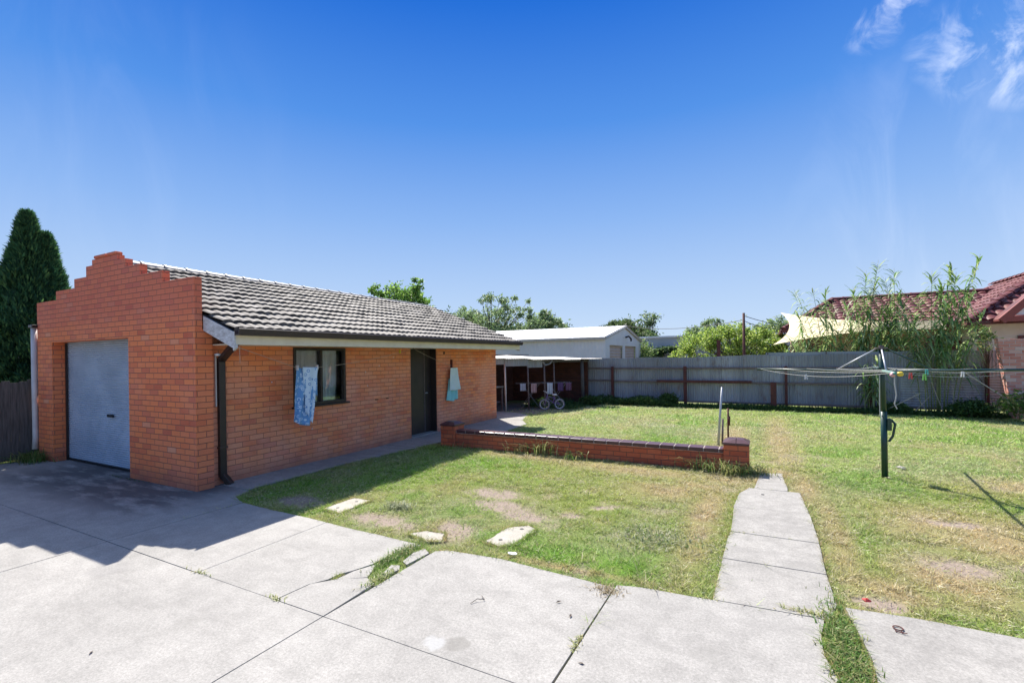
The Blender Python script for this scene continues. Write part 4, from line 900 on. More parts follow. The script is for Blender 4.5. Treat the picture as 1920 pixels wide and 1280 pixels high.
peg(lines[8][0], lines[8][1], .6, lines[8][2], 'white', 'white peg halfway along a line right of the hoist mast')
peg(lines[4][0], lines[4][1], .45, lines[4][2], 'teal', 'teal peg on a line just right of the hoist mast')
peg(fl_[0], fl_[1], .42, fl_[2], 'white', 'white peg on the hoist line left of the mast')

# ------------------------------------------------------------------ garden stakes, slabs and bits on the lawn
m = MB(); m.tube([(-.84, 10.75, -.05), (-.80, 10.76, .6), (-.755, 10.78, 1.2)], [.024, .022, .018], 8); tag(m.build('garden_stake', M_steel, smooth=True), 'tallest leaning grey metal stake beyond the low brick wall', 'stake')
m = MB(); m.tube([(-.77, 10.85, -.05), (-.755, 10.86, .53)], .020, 8); tag(m.build('garden_stake', M_rail, smooth=True), 'short dark stake leaning against the tall grey stake', 'stake')
m = MB(); m.tube([(-.665, 11.0, -.05), (-.66, 11.0, .74)], .018, 8); m.tube([(-.645, 11.0, .38), (-.64, 11.0, .58)], .026, 6); tag(m.build('garden_stake', M_rust, smooth=True), 'rusty stake with a bolted bracket right of the tall grey stake', 'stake')
def hole_slab(poly, z, holes, label):
    T = thing('paving_slab', label, 'paving slab', (sum(p[0] for p in poly) / len(poly), sum(p[1] for p in poly) / len(poly), 0))
    MB().prism(rough_poly(poly, .012, .03, keep=range(len(poly)), fq=5), -.06, z).build('slab', M_slabc, T, bevel=.008)
    for (x_, y_) in holes: m = MB(); m.tube([(x_, y_, z - .01), (x_, y_, z + .003)], .022, 10); m.build('lifting_hole', M_black, T)
hole_slab([(-4.97, 4.20), (-4.63, 4.16), (-4.66, 4.74), (-4.96, 4.70)], -.004, [(-4.82, 4.30), (-4.8, 4.6)], 'white concrete slab lying in the grass at the edge of the garage shadow')
hole_slab([(-2.55, 4.16), (-2.36, 4.12), (-2.24, 4.26), (-2.23, 4.72), (-2.34, 4.78), (-2.52, 4.62)], -.002, [(-2.42, 4.27), (-2.36, 4.64)], 'pale slab with two lifting holes in the middle of the front lawn')
T = MB().prism(rough_poly([(-3.42, 4.0), (-3.1, 3.93), (-2.95, 4.0), (-3.05, 4.17), (-3.3, 4.15)], .02, .02, keep=range(5), fq=7), -.05, -.008); tag(T.build('broken_slab', M_slabc, bevel=.006), 'broken cream concrete lump at the lawn edge beside bare earth', 'rubble')
m = MB(); m.blob((-2.13, 3.99, .012), (.05, .03, .012), 9, 5, .2); tag(m.build('stone', M_white), 'flat white stone at the driveway edge below the holed slab', 'stone')
m = MB(); m.blob((1.96, 9.70, .01), (.06, .05, .03), 8, 5, .2); tag(m.build('stone', M_slabc), 'small pale stone in the grass right of the hoist mast', 'stone')
m = MB(); m.blob((.67, 4.40, .015), (.028, .018, .012), 7, 5, .3); tag(m.build('litter', M_peg['red']), 'scrap of red plastic in the grass near the right paving', 'litter')
m = MB()
for i in range(5): a = random.uniform(0, 6.28); m.tube([(.78 + .02 * math.cos(a), 4.0, .012), (.80 + .03 * math.cos(a + 1), 4.0 + .02 * math.sin(a), .016)], .003, 4)
m.torus((.79, 4.05, .013), (0, 0, 1), .028, .004, 16, 5); tag(m.build('drain_ring', M_rust), 'small rusty ring set in the right hand paving', 'ring')
m = MB(); m.tube([(-.02, 7.15, .004), (-.02, 7.15, .008)], .02, 8); tag(m.build('tap_hole', M_black), 'small black hole in the far end of the footpath', 'hole')
for i, (x_, y_, lab) in enumerate([(-2.0, 3.05, 'curled dry twig on the broad slab left of the footpath'), (-1.42, 3.35, 'dry leaf on the broad slab near the lawn edge'), (-1.25, 3.2, 'dry leaf on the slab close to the long joint'), (-.98, 2.75, 'brown leaf by the tuft in the slab joint'), (-3.9, 1.45, 'small dark leaf on the lower left driveway')]):
    m = MB(); a = random.uniform(0, 6); d = V((math.cos(a), math.sin(a), 0)); s_ = V((-d.y, d.x, 0)); q = V((x_, y_, .004))
    if i == 0: m.tube([q, q + V((.02, .06, .012)), q + V((.07, .09, .006)), q + V((.02, .13, .004))], .003, 4)
    else: m.add([q, q + d * .02 + s_ * .008 + V((0, 0, .008)), q + d * .05 + V((0, 0, .004)), q + d * .022 - s_ * .009 + V((0, 0, .003))], [(0, 1, 2, 3)])
    tag(m.build('dry_leaf' if i else 'twig', M_bark), lab, 'leaf' if i else 'twig')

def tuft(loc, n, h, spread, cols, label, name='weed_tuft', w=.0035, group=None, seed=0, cat='weed'):
    r = np.random.default_rng(seed); x = loc[0] + r.normal(0, spread[0], n); y = loc[1] + r.normal(0, spread[1], n); vs = []; fs = []; cs = []
    for i in range(n):
        a = r.uniform(0, 6.28); H = h * r.uniform(.5, 1.2); d = np.array([math.cos(a), math.sin(a)]); s_ = np.array([-d[1], d[0]]) * w * r.uniform(.6, 1.4); b = len(vs); lean = H * r.uniform(.1, 2.2); H = H * (1 - .25 * lean / max(H, 1e-4) * .6)
        c = np.array(cols[r.integers(0, len(cols))]) * r.uniform(.7, 1.3)
        P = [(0, 0, 1.), (.35, .62, .9), (.75, .95, .6), (1., .9 if lean > .4 * H else 1.05, .05)]
        for t, z, ww in P:
            for sg in (-1, 1): vs.append((x[i] + d[0] * lean * t * t + sg * s_[0] * ww, y[i] + d[1] * lean * t * t + sg * s_[1] * ww, loc[2] - .01 + H * z)); cs.append(c)
        for k in range(3): fs.append((b + 2 * k, b + 2 * k + 1, b + 2 * k + 3, b + 2 * k + 2))
    o = np_mesh(name, np.array(vs), np.array(fs), np.clip(np.array(cs), 0, 1), M_blade); return tag(o, label, cat, group)
GRN = [(.10, .20, .04), (.16, .25, .06), (.30, .30, .12)]; PALE = [(.40, .42, .16), (.30, .36, .12), (.46, .42, .22)]; DK = [(.05, .11, .03), (.07, .14, .035), (.10, .17, .05)]
tuft((-4.47, 2.43, 0), 34, .035, (.07, .012), PALE, 'pale grass tuft in the driveway joint left of centre', seed=1)
tuft((-3.42, 2.43, 0), 36, .035, (.05, .014), PALE, 'pale grass tuft where crack and joint meet on the driveway', seed=2)
tuft((-1.10, 2.95, 0), 60, .03, (.012, .05), PALE, 'straw tuft in the long joint of the lower right driveway', seed=3)
tuft((-1.13, 3.72, 0), 260, .03, (.07, .05), [(.42, .34, .2), (.3, .24, .14)], 'heap of dry cut grass at the corner where slab joint meets lawn', name='grass_clippings', seed=4, w=.003)
tuft((-3.12, 3.52, 0), 420, .05, (.045, .15), GRN, 'green weeds filling the broken driveway gap', seed=5)
tuft((-2.93, 3.05, 0), 160, .04, (.03, .10), GRN + PALE, 'low weeds in the joint below the broken slab pieces', seed=6)
tuft((.30, 4.03, 0), 130, .04, (.10, .02), PALE, 'straw weeds across the first joint of the footpath', seed=7)
tuft((.44, 3.5, 0), 1500, .055, (.05, .33), GRN, 'tongue of long green grass between driveway and right paving', name='grass_tongue', seed=8)
tuft((-.28, 5.53, 0), 50, .03, (.07, .02), PALE, 'small straw weeds at the left edge of the footpath', seed=9)
for i, (x_, y_, n, h, lab) in enumerate([(-4.15, 8.33, 60, .26, 'long pale grass against the low wall near its left pier'), (-3.75, 8.32, 90, .32, 'tall leafy weed against the middle left of the low wall'), (-3.1, 8.25, 60, .22, 'grass clump at the foot of the low wall left of its middle'),
                                         (-.85, 8.30, 110, .26, 'dark weeds at the foot of the low wall by its right pier'), (-.42, 8.22, 200, .24, 'weeds growing around the right pier of the low wall'), (-.1, 8.35, 120, .16, 'low weeds on the path side of the right pier'), (-5.6, 8.3, 50, .14, 'low weeds by the left pier of the low wall')]):
    tuft((x_, y_, 0), int(n * .7), h, (.13, .06), GRN + PALE[:1] * 2, lab, w=.0045, seed=20 + i)
tuft((-1.0, 5.0, 0), 800, .04, (.28, .20), [(.36, .37, .24), (.30, .33, .20), (.42, .40, .28), (.12, .2, .05)], 'greyish clump of longer matted grass on the front lawn', name='grass_clump', seed=30, w=.004)
tuft((-4.1, 4.62, 0), 260, .07, (.10, .06), [(.22, .26, .12), (.3, .32, .2)], 'green grey grass tuft above the bare earth by the white slab', name='grass_clump', seed=31, w=.004)
tuft((-12.6, 3.8, 0), 400, .22, (.2, .12), GRN, 'long weeds around the white downpipe left of the garage', seed=32, w=.006)
tuft((-9.15, 3.88, 0), 80, .03, (.35, .015), DK, 'thin line of weeds at the foot of the front wall by the roller door', seed=33)
# weed bed along the back fence
def weedbed(n, x0, x1, y0, y1, h, seed, name, label, kind='stuff'):
    r = np.random.default_rng(seed); x = r.uniform(x0, x1, n); y = r.uniform(y0, y1, n)
    hh = h * (.15 + 1.3 * sm(vn(x, y * .3, 1.3, seed), .35, .95)); z = r.random(n) ** 1.3 * hh; P = np.stack([x, y, z], 1)
    D = unit(np.stack([r.normal(0, 1, n), r.normal(0, 1, n), r.uniform(-.1, 1.4, n)], 1)); cl = np.array(DK)[r.integers(0, 3, n)] * r.uniform(.7, 1.4, (n, 1))
    v, f, c = leafcloud(P, D, r.uniform(.05, .14, n), r.uniform(.015, .04, n), cl, r); o = np_mesh(name, v, f, np.clip(c, 0, 1), M_leaf); return tag(o, label, 'weeds', kind=kind)
weedbed(26000, -6.4, 6.5, 17.95, 18.7, .22, 41, 'weed_bed', 'dark shaded weeds growing all along the foot of the iron fence')
weedbed(3500, -8.0, -5.9, 15.9, 17.8, .30, 43, 'weed_bed', 'dark weeds on the floor of the lean-to opening')
for i, (x_, y_, h, r_, lab) in enumerate([(-3.1, 18.35, .42, .28, 'round dark shrub against the iron fence left of the second post'), 
                                         (6.2, 17.2, .8, .7, 'bright green bush in front of the old brick wall at right'), (5.2, 17.9, .45, .5, 'dark bush beneath the tall reeds at right'), (-5.9, 17.6, .32, .4, 'dark shrub in the corner of lean-to and iron fence')]):
    tree('shrub', lab, (x_, y_, 0), h, [(0, 0, h * .55, r_, r_ * .6, h * .45)], 1800, (.10, .045), DK if i != 1 else GRN, trunk=.02, cat='shrub', seed=50 + i, clump=.25, hollow=.2)

# ------------------------------------------------------------------ trees
# cypress
r = np.random.default_rng(5); loc = np.array([-15.5, 4.66, 0]); T = thing('cypress_tree', 'tall dark green cypress with twin tips behind the left fence', 'tree', tuple(loc))
n = 90000; t = r.random(n) ** .8; tw = r.random(n) < .45
top = np.where(tw, 5.0, 5.45); z = .2 + t * (top - .2); rad_ = 1.0 * (1 - t ** 1.9) ** .85 + .03
rad_ *= 1 - .38 * sm(t, .55, .85)
ang = r.uniform(0, 6.283, n); lump = .60 + .50 * vn(ang * 2.2, z * 1.9, 1.3, 3) + .42 * vn(ang * 5, z * 3.2, 1.5, 4); rr = rad_ * lump * (.25 + .75 * r.random(n) ** .45)
rr = np.where(r.random(n) < .05, rr * r.uniform(1.0, 1.22, n), rr)
cx = np.where(tw, .27, -.03) * sm(t, .35, .95)
P = np.stack([loc[0] + rr * np.cos(ang) + cx * .25, loc[1] + rr * np.sin(ang) + cx, z], 1)
D = unit(np.stack([np.cos(ang) * .7 + r.normal(0, .3, n), np.sin(ang) * .7 + r.normal(0, .3, n), 1.0 + r.normal(0, .35, n)], 1))
cl = np.array([(.045, .13, .055), (.065, .17, .07), (.13, .25, .085), (.03, .08, .04)])[r.integers(0, 4, n)] * r.uniform(.7, 1.3, (n, 1))
v, f, c = leafcloud(P, D, r.uniform(.07, .19, n), r.uniform(.02, .045, n), cl, r); np_mesh('crown', v, f, c, M_cyp, T)
m = MB(); m.tube([(loc[0], loc[1], -.1), (loc[0], loc[1], 4.8)], [.12, .03], 8); m.build('trunk', M_bark, T)

BG = [(.16, .32, .05), (.24, .42, .08), (.10, .20, .04), (.32, .48, .12)]; GUM = [(.20, .30, .11), (.27, .38, .17), (.34, .42, .20), (.14, .22, .10)]
LEM = [(.42, .54, .10), (.32, .46, .08), (.52, .60, .18), (.16, .28, .05)]; DKT = [(.06, .11, .045), (.09, .15, .055), (.13, .20, .08)]
tree('garden_tree', 'bright green leafy tree rising behind the garage ridge', (-14.9, 17, 0), 5.5, [(0, .2, 4.7, 1.0, .9, .75), (.7, .6, 5.15, .35, .4, .45), (-.95, -.4, 4.9, .35, .4, .5), (.5, 1.1, 4.4, .6, .6, .6), (0, 0, 3.6, 1.2, 1.2, .8)], 5200, (.16, .09), BG, cat='tree', seed=61, clump=.18)
tree('garden_tree', 'small dark tree just visible at the far end of the garage roof', (-26, 36, 0), 6, [(0, 0, 4.4, 2.0, 2.0, 1.6), (2.2, 1.5, 4.6, 1.6, 1.6, 1.2)], 5000, (.3, .16), DKT, seed=62)
tree('gum_tree', 'open grey green gum tree between the garage roof and white shed', (-20.5, 35, 0), 8, [(-1.8, -1, 5.2, 1.4, 1.4, 1.2), (.6, .3, 4.8, 2.2, 2.2, 1.6), (1.2, .6, 6.4, .9, .9, .9), (2.6, 1.6, 5.9, .9, .9, 1.1), (-.3, -.2, 6.9, 1.3, 1.3, .35), (0, 0, 3.2, 3, 3, 1.6), (4.0, 2.0, 4.6, .8, .8, .5)], 6500, (.30, .11), GUM, trunk=.16, seed=63, clump=.17, droop=.7, hollow=.2)
tree('gum_tree', 'smaller gum tree left of the tiny conifer above the shed roof', (-20.8, 46, 0), 7, [(0, 0, 5.0, 1.7, 1.7, 1.3), (1.6, 1, 5.0, 1.2, 1.2, .9), (-2.0, -1, 4.2, 1.6, 1.6, 1), (.4, .2, 6.3, .7, .7, .6)], 5000, (.32, .13), GUM, seed=64, clump=.2, droop=.6)
tree('conifer_tree', 'tiny dark conifer tip above the white shed roof', (-22.2, 56, 0), 6, [(0, 0, 4.6, .75, .75, 1.6)], 1800, (.28, .12), DKT, seed=65, hollow=.1)
tree('garden_tree', 'dense round dark green tree behind the shed gable', (-9.6, 37.5, 0), 5, [(0, 0, 3.4, 1.8, 1.6, 1.45), (1.2, .4, 2.9, 1.1, 1.1, 1.2), (-.9, -.4, 3.7, 1.0, 1.0, .8)], 9000, (.22, .10), [(.06, .11, .035), (.10, .16, .05), (.14, .19, .07)], seed=66, clump=.13, hollow=.7)
tree('garden_tree', 'light green bush between the shed and the rendered building', (-7.2, 31.5, 0), 3.4, [(0, 0, 2.0, .75, .75, 1.1), (.35, .2, 1.5, .7, .7, .9)], 3500, (.16, .08), [(.2, .3, .09), (.13, .22, .06), (.28, .36, .13)], seed=67, cat='bush')
tree('gum_tree', 'distant thin gum top showing above the round dark tree', (-12.6, 60, 0), 8, [(0, 0, 6.4, 1.1, 1.1, .6), (-2.2, -1, 5.5, 1.0, 1.0, .6), (.2, 0, 5.0, .8, .8, 1.4), (-.8, 0, 4.2, 1.6, 1.6, 1.2)], 2600, (.32, .14), DKT + GUM, seed=68, clump=.3, droop=.5)
tree('lemon_tree', 'bright yellow green citrus tree behind the middle of the iron fence', (-1.15, 25, 0), 3.4, [(-1.6, 0, 2.25, 1.1, 1.0, .9), (0, 0, 2.35, 1.3, 1.1, 1.0), (1.1, .1, 2.2, 1.2, 1.0, .9), (1.5, -.2, 2.5, .5, .5, .55), (-.6, .1, 2.9, .6, .6, .45), (2.3, .2, 1.9, .7, .8, .6), (-2.3, 0, 1.9, .6, .7, .55), (.4, .2, 3.05, .35, .35, .3)], 15000, (.11, .06), LEM, trunk=.09, seed=69, clump=.16)
tree('gum_tree', 'distant gum peeping over the left of the citrus tree', (-5.2, 60, 0), 7, [(0, 0, 5.1, 1.2, 1.2, .9), (-1.9, 0, 4.4, 1.2, 1.2, .8), (1.3, 0, 4.5, 1.1, 1.1, .8)], 2500, (.30, .15), GUM, seed=70, clump=.2)
tree('gum_tree', 'feathery distant tree right of the tall thin pole', (1.1, 48, 0), 6, [(0, 0, 4.4, .9, .9, .8), (1.1, 0, 4.0, .9, .9, .9), (-1.3, 0, 3.8, .9, .9, .7), (.5, 0, 3.0, 1.8, 1.2, 1.0)], 2400, (.28, .12), GUM, seed=71, clump=.25)
tree('wall_creeper', 'dark green creeper hanging on the pale rendered building', (-6.0, 33.2, 0), 2, [(-.5, -.25, 2.05, .75, .2, .28), (.5, -.25, 2.25, .75, .2, .2)], 1300, (.18, .10), DKT, seed=72, cat='creeper', wood=False)
# far tree line low behind everything
for i, (x_, y_, h_, w_) in enumerate([(-60, 95, 4.5, 7), (-38, 100, 4.2, 8), (12, 90, 4.2, 6), (26, 80, 4.6, 6)]):
    tree('distant_tree', ['far low tree line behind the garage, farthest left', 'far low tree behind the shed', 'far low tree behind the pole', 'far low tree behind the red roofed house'][i], (x_, y_, 0), h_, [(0, 0, h_ * .5, w_, 3, h_ * .45)], 3000, (.5, .3), DKT, seed=80 + i, wood=False)

# ------------------------------------------------------------------ giant reeds
M_cane = simple('reed_cane', (.22, .24, .09), (.14, .17, .05), 10, .5)
REED = [(.20, .34, .10), (.30, .42, .15), (.44, .52, .24), (.13, .24, .08)]
def reeds(name, label, stems, seed):
    r = np.random.default_rng(seed); bx, by = np.mean([s[0] for s in stems]), np.mean([s[1] for s in stems]); T = thing(name, label, 'reeds', (bx, by, 0), 'giant reed clumps along the iron fence')
    m = MB(); vs = []; fs = []; cs = []
    stems = stems + [(a_ + r.normal(0, .18), b_ + r.normal(0, .12), h_ * r.uniform(.55, .9), l_ * .7 + r.normal(0, .25), 0) for (a_, b_, h_, l_, _) in stems for _q in range(1 if seed != 4 else 0)]
    for (x0, y0, h, lx, ly) in stems:
        def C(t): return V((x0 + lx * t ** 1.8, y0 + ly * t ** 1.8, h * t))
        m.tube([C(i / 10) for i in range(11)], [.016 * (1 - .075 * i) for i in range(11)], 6)
        nl = int(h * 17); h = h * .97; a0 = r.uniform(0, 6.28)
        for k in range(nl):
            t = (.42 if seed == 4 else .30) + (.58 if seed == 4 else .70) * (k / nl) ** .8; p = C(t); a = a0 + (k % 2) * math.pi + r.normal(0, .5); L = r.uniform(.36, .62) * (1.1 - .3 * t); w = r.uniform(.016, .031)
            d = V((math.cos(a), math.sin(a), 0)); rise = .9 if t > .9 else r.uniform(.35, .8); fall = r.uniform(.5, 1.6); sd_ = V((-d.y, d.x, 0)); b = len(vs); c = np.array(REED[r.integers(0, 4)]) * r.uniform(.75, 1.25)
            for q, ww in ((0, .5), (.3, 1.), (.65, .8), (1., .05)):
                pp = p + d * (L * q * (.9 if t < .9 else .6)) + V((0, 0, L * (rise * q - fall * q * q * (1 if t < .93 else .4))))
                for sg in (-1, 1): vs.append(tuple(pp + sd_ * sg * w * ww + V((0, 0, .004 * sg)))); cs.append(c)
            for q in range(3): fs.append((b + 2 * q, b + 2 * q + 1, b + 2 * q + 3, b + 2 * q + 2))
    m.build('cane', M_cane, T, smooth=True)
    np_mesh('foliage', np.array(vs), np.array(fs), np.array(cs), M_leaf, T)
rs_ = random.Random(8)
def st(x, y, h, lx, ly=0): return (x, y, h, lx, ly)
reeds('giant_reeds', 'left clump of tall reeds in front of the cream shade sail', [st(1.95, 19.5, 4.15, -.95), st(1.9, 19.4, 4.15, -.35), st(2.0, 19.6, 4.1, -.05), st(1.8, 19.3, 3.3, -.7), st(2.1, 19.5, 3.4, .5), st(2.0, 19.5, 2.9, .2), st(1.6, 19.4, 2.7, -.4), st(2.2, 19.4, 2.6, .5), st(1.5, 19.3, 2.4, -.6)], 1)
reeds('giant_reeds', 'clump of tall reeds directly behind the hoist mast with the tallest tuft leaning right', [st(2.95, 19.4, 4.9, .45), st(2.9, 19.3, 4.6, .15), st(3.0, 19.5, 3.6, -.5), st(3.1, 19.4, 4.0, .1), st(2.8, 19.3, 3.3, .3), st(2.75, 19.4, 2.8, .5), st(3.2, 19.3, 3.2, .4), st(2.6, 19.5, 2.6, -.3), st(3.0, 19.3, 4.3, .3)], 2)
reeds('giant_reeds', 'middle right clump of reeds with two feathery tops over the red roof', [st(3.9, 19.3, 4.3, -.35), st(3.8, 19.4, 4.6, .0), st(3.7, 19.3, 3.8, .2), st(4.0, 19.3, 3.4, -.4), st(4.1, 19.2, 3.1, .2), st(3.6, 19.2, 2.8, .1), st(3.95, 19.3, 2.7, .3)], 3)
reeds('giant_reeds', 'right hand clump of tall reeds rooted in front of the iron fence', [st(4.45, 18.4, 4.3, .05), st(4.6, 18.4, 4.45, .35), st(4.7, 18.3, 4.65, .85), st(4.75, 18.4, 4.2, .3), st(4.5, 18.3, 3.5, -.35), st(4.8, 18.4, 3.6, .6), st(4.4, 18.4, 3.0, -.5), st(4.9, 18.3, 3.0, .7), st(4.6, 18.2, 2.8, .1), st(4.3, 18.3, 2.5, -.1), st(5.0, 18.3, 2.5, .5), st(4.55, 18.3, 3.9, .15), st(4.2, 18.4, 3.2, -.5), st(4.65, 18.5, 3.3, .2)], 4)
reeds('giant_reeds', 'low sprout of reeds in front of the fence just left of the hoist mast', [st(2.95, 18.35, 1.5, -.2), st(3.0, 18.4, 1.3, .25), st(3.05, 18.3, 1.7, .1)], 5)
m = MB()
for i in range(7): x_ = 4.0 + i * .3; m.tube([(x_ + rs_.uniform(-.1, .1), 18.2, 0), (x_ + rs_.uniform(-.4, .4), 18.1, rs_.uniform(.5, 1.3))], [.012, .006], 5)
m.tube([(3.2, 18.1, .05), (4.1, 18.0, .65)], .012, 5); m.tube([(4.9, 17.6, 1.35), (6.0, 17.2, .35)], .014, 5)
tag(m.build('dead_canes', M_cord), 'dead bare canes leaning in the shade at the foot of the right reeds', 'canes')

# ------------------------------------------------------------------ white shed, rendered building, house, sail, brick wall, wires
SH = thing('white_shed', 'long white corrugated shed with a low gable and two roller doors behind the fence', 'shed', (-7, 27, 0))
sx1, sx0, sy0, sy1, se, sr = -7.0, -27.0, 23.3, 31.2, 2.86, 3.60; sym = (sy0 + sy1) / 2
M_shw = simple('white_shed_cladding', (.70, .69, .66), (.62, .61, .58), 2, .5)
m = MB(); corr(m, (sx0, sy0, 0), (sx1, sy0, 0), -.05, se, pitch=.19, amp=.006); m.build('side_wall', M_shw, SH)
m = MB()
for a, b, z0_, z1_ in ((sy0, 24.1, 0, 2.45), (26.75, 27.2, 0, 2.45), (29.9, sy1, 0, 2.45)): m.box(sx1 - .08, sx1, a, b, -.05, z1_)
m.prism([(sy0, 2.452), (sy1, 2.452), (sy1, se), (sym, sr), (sy0, se)], sx1 - .08, sx1, axis='x'); m.build('gable_wall', M_shw, SH)
for a, b in ((24.1, 26.75), (27.2, 29.9)):
    m = MB(); hcorr(m, (sx1 - .12, a, 0), (sx1 - .12, b, 0), 0, 2.45, pitch=.16, amp=.012); m.build('roller_door', simple('beige_roller', (.50, .40, .33), (.42, .33, .27), 2, .6), SH)
m = MB(); ov = .12
for sg, yy in ((-1, sy0), (1, sy1)):
    a = V((0, yy + sg * .08, se - .03)); b = V((0, sym, sr + .02)); n = 120
    vs = []; fs = []
    for i in range(n + 1):
        x_ = sx0 + (sx1 + ov - sx0) * i / n; o = .012 * (i % 2); vs += [(x_, a.y, a.z + o), (x_, b.y, b.z + o)]
        if i: k = (i - 1) * 2; fs.append((k, k + 2, k + 3, k + 1))
    m.add(vs, fs)
m.build('roof', simple('white_roof_sheet', (.80, .80, .80), (.72, .72, .72), 2, .4), SH)
m = MB(); m.bar((sx1 + .06, sy0 - .1, se - .06), (sx1 + .06, sym, sr - .04), .05, .16); m.bar((sx1 + .06, sy1 + .1, se - .06), (sx1 + .06, sym, sr - .04), .05, .16); m.bar((sx0, sy0 - .12, se - .08), (sx1 + .06, sy0 - .12, se - .08), .08, .13); m.build('trim', simple('beige_trim', (.52, .47, .40), None, 4, .5), SH)
m = MB(); m.tube([(sx1 + .02, 27.3, 2.95), (sx1 + .2, 27.3, 3.0), (sx1 + .28, 27.5, 2.86), (sx1 + .28, 27.5, 2.72)], .05, 8); m.build('lamp', M_black, SH)
RB = thing('rendered_building', 'low pale grey rendered building behind the citrus tree', 'building', (-4, 34, 0))
m = MB(); m.box(-8.6, 6.5, 33.6, 40, -.1, 3.08); m.build('wall', simple('pale_render', (.50, .50, .49), (.42, .42, .41), 1.5, .85), RB)
m = MB(); m.box(-8.7, 6.6, 33.5, 40.1, 3.083, 3.2); m.box(-5.2, -2.4, 33.4, 33.5, 3.1, 3.19); m.build('roof', M_white, RB)

HS = thing('red_tiled_house', 'neighbouring weatherboard house with a burgundy tiled hip roof behind the reeds', 'house', (6, 24, 0))
M_wb = simple('pale_weatherboard', (.66, .62, .56), (.58, .54, .48), 3, .6); M_tan = simple('tan_wall', (.42, .27, .16), (.34, .21, .12), 1.5, .8)
M_mar = simple('maroon_paint', (.12, .025, .025), (.08, .02, .02), 4, .5)
m = MB(); m.box(1.3, 6.295, 22.6, 29, -.1, 2.82); m.build('wall', M_tan, HS)
m = MB()
z = -.05
while z < 2.82: m.prism([(20.80, z), (20.80, z + .145), (20.785, z), ], 6.3, 14, axis='x'); z += .145
m.box(6.3, 14, 20.80, 30, -.1, 2.82); m.build('side_wing_wall', M_wb, HS)
m = MB(); m.box(6.20, 6.30, 20.70, 20.80, -.05, 2.82); m.build('corner_post', M_mar, HS)
for a, b in ((7.15, 8.2),):
    m = MB(); m.box(a, b, 20.72, 20.77, 1.1, 2.35); wd = m.build('window', M_mar, HS); m = MB(); m.box(a + .08, b - .08, 20.705, 20.718, 1.18, 2.27); m.build('pane', M_glass, wd)
m = MB(); m.box(1.7, 2.0, 22.5, 22.59, -.05, 2.8); m.build('veranda_post', M_mar, HS)
m = MB(); m.box(5.3, 6.6, 22.5, 22.59, .9, 2.4); m.build('window', M_mar, HS)
# main roof: front slope y 22.1..25.3
ey, ez2, ry, rz = 22.05, 2.84, 25.3, 4.22
slp = V((0, ry - ey, rz - ez2)); sL = slp.length; rows = int(sL / .31); e_ = sL / rows
m = MB(); tile_surface(m, (0, ey, ez2), (1, 0, 0), slp, lambda i: .75 + 2.0 * (i / rows), lambda i: 9.0, rows, e_, period=.3, amp=.03, t=.035, seed=9)
# left hip slope
vsL = V((2.75 - .75, 0, rz - ez2)); rowsL = int(vsL.length / .31); tile_surface(m, (.75, 0, ez2), (0, 1, 0), vsL, lambda i: ey + (ry - ey) * i / rowsL, lambda i: 28.5 - (28.5 - ry) * i / rowsL, rowsL, vsL.length / rowsL, period=.3, amp=.03, t=.035, seed=10)
# wing roof: hip facing left (x) and front (y)
wx0, wy0, wz0, wx1, wy1, wz1 = 5.85, 20.3, 2.84, 8.7, 23.1, 4.65
v1 = V((0, wy1 - wy0, wz1 - wz0)); rw = int(v1.length / .31); tile_surface(m, (0, wy0, wz0), (1, 0, 0), v1, lambda i: wx0 + (wx1 - wx0) * i / rw, lambda i: 14.5, rw, v1.length / rw, period=.3, amp=.03, t=.035, seed=11)
v2 = V((wx1 - wx0, 0, wz1 - wz0)); rw2 = int(v2.length / .31); tile_surface(m, (wx0, 0, wz0), (0, 1, 0), v2, lambda i: wy0 + (wy1 - wy0) * i / rw2, lambda i: 27.5, rw2, v2.length / rw2, period=.3, amp=.03, t=.035, seed=12)
rfh = m.build('roof', M_redtile, HS)
m = MB(); caps(m, (.75, ey, ez2 + .03), (2.75, ry, rz + .05), .12); caps(m, (2.75, ry, rz + .05), (8.2, ry, rz + .05), .12); caps(m, (wx0, wy0, wz0 + .03), (wx1, wy1, wz1 + .05), .13); caps(m, (wx1, wy1, wz1 + .05), (14.5, wy1, wz1 + .05), .13); caps(m, (wx1, wy1, wz1 + .05), (wx1, 27.5, wz1 + .05), .13); m.build('ridge_cap', M_redtile, rfh)
m = MB(); m.bar((.7, 22.0, 2.78), (5.8, 22.0, 2.78), .1, .12); m.bar((.7, 22.0, 2.78), (.7, 28.5, 2.78), .1, .12); m.bar((wx0, 20.25, 2.78), (wx0, 22, 2.78), .1, .13); m.bar((wx0, 20.25, 2.78), (14, 20.25, 2.78), .1, .13); m.build('gutter', M_mar, rfh)
m = MB(); m.box(.75, 5.85, 22.1, 22.6, 2.74, 2.76); m.box(5.9, 14, 20.32, 20.8, 2.77, 2.79); m.build('eave_lining', M_wb, rfh)
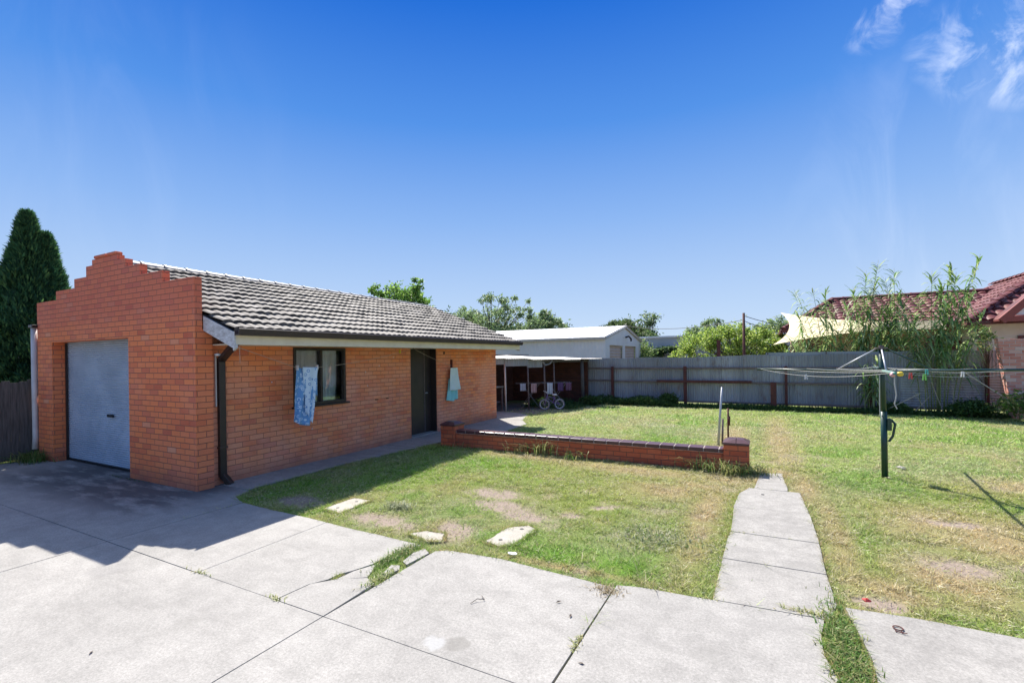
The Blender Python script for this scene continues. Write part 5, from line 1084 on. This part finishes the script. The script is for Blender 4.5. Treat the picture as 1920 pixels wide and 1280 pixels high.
# small front gable with maroon barges
m = MB(); gx0, gx1, gy = 6.75, 9.25, 19.75; gxm = (gx0 + gx1) / 2
m.prism([(2.95, gx0), (2.95, gx1), (4.25, gxm)], gy + .05, gy + .10, axis='y'); ga = m.build('front_gable', simple('white_gable_sheet', (.78, .78, .76), None, 2, .6), HS)
m = MB(); m.bar((gx0 - .3, gy, 2.78), (gxm, gy, 4.42), .09, .20); m.bar((gx1 + .3, gy, 2.78), (gxm, gy, 4.42), .09, .20); m.bar((gx0 - .3, gy + .02, 2.84), (gx1 + .3, gy + .02, 2.84), .09, .16)
m.bar((gxm, gy + .02, 2.9), (gxm, gy + .02, 4.0), .04, .04); m.bar((gx0 + .5, gy + .02, 2.92), (gxm, gy + .02, 3.5), .035, .035); m.build('barge', simple('brick_red_paint', (.28, .07, .05), None, 4, .5), ga)
m = MB(); m.prism([(2.84, gx0 - .35), (4.48, gxm), (2.84, gx1 + .35), (2.78, gx1 + .35), (4.40, gxm), (2.78, gx0 - .35)], gy - .03, 20.35, axis='y'); m.build('gable_roof', M_redtile, ga)

# shade sail (curved cloth with real thickness)
def sail():
    A = V((.62, 20.75, 3.44)); B = V((.37, 21.7, 2.24)); C_ = V((5.4, 20.6, 2.62)); D_ = V((5.6, 21.6, 2.98)); vs = []; fs = []; n = 24
    for j in range(n + 1):
        t = j / n
        for i in range(n + 1):
            s_ = i / n; p = (A * (1 - t) + B * t) * (1 - s_) + (D_ * (1 - t) + C_ * t) * s_
            # edges bow inward like tensioned cloth
            p += V((.42 * (4 * t * (1 - t)) * (1 - s_) ** 3, 0, 0)); p += V((0, 0, (.18 * (.5 - t) * -2) * 4 * s_ * (1 - s_) - .03 * math.sin(3.1 * s_) * math.sin(3.1 * t)))
            p += V((0, .25 * math.sin(3.14 * s_) * t, 0)); vs.append(tuple(p))
    for j in range(n):
        for i in range(n): k = j * (n + 1) + i; fs.append((k, k + 1, k + n + 2, k + n + 1))
    m = MB(); m.add(vs, fs); return m
SM, sn_, sl_, sb_ = newmat('cream_shade_cloth'); sb_.inputs['Base Color'].default_value = (.82, .74, .54, 1); sb_.inputs['Roughness'].default_value = .9
tr_ = sn_.new('ShaderNodeBsdfTranslucent'); tr_.inputs[0].default_value = (.82, .72, .50, 1); ms_ = sn_.new('ShaderNodeMixShader'); ms_.inputs[0].default_value = .7
sl_.new(sb_.outputs[0], ms_.inputs[1]); sl_.new(tr_.outputs[0], ms_.inputs[2]); sl_.new(ms_.outputs[0], next(x for x in sn_ if x.type == 'OUTPUT_MATERIAL').inputs[0])
tag(sail().build('shade_sail', SM, smooth=True), 'cream shade sail stretched in front of the red roofed house', 'shade sail')
BW = thing('old_brick_wall', 'red brick wall end coloured pale as if sunlit at the far right in front of the house', 'brick wall', (7, 18.2, 0))
m = MB(); m.prism([(-.05, 6.06), (-.05, 9.5), (2.18, 9.5), (2.18, 6.40), (2.22, 5.76), (2.0, 5.78), (1.2, 5.90), (.5, 6.0)], 17.9, 18.15, axis='y'); m.build('wall', M_pinkbrick, BW, bevel=.006)
tree('creeper', 'leafy sprig growing over the top of the old brick wall', (5.75, 18.6, 0), 2.6, [(0, 0, 2.15, .22, .2, .3), (-.1, 0, 2.5, .15, .15, .12)], 350, (.10, .04), GRN, trunk=.02, seed=91, cat='creeper')
m = MB()
for a, b, s_ in (((-7.0, 27.3, 3.62), (-.6, 19.5, 3.15), .25), ((-.6, 19.5, 3.3), (.9, 22.2, 3.0), .05), ((-.6, 19.5, 3.12), (.75, 22.2, 2.9), .12)): m.tube(sag(a, b, s_), .012, 5)
tag(m.build('overhead_wire', M_black), 'thin service wire running from the shed to the pole and house', 'wire')
print('faces', sum(len(o.data.polygons) for o in bpy.data.objects if o.type == 'MESH'))
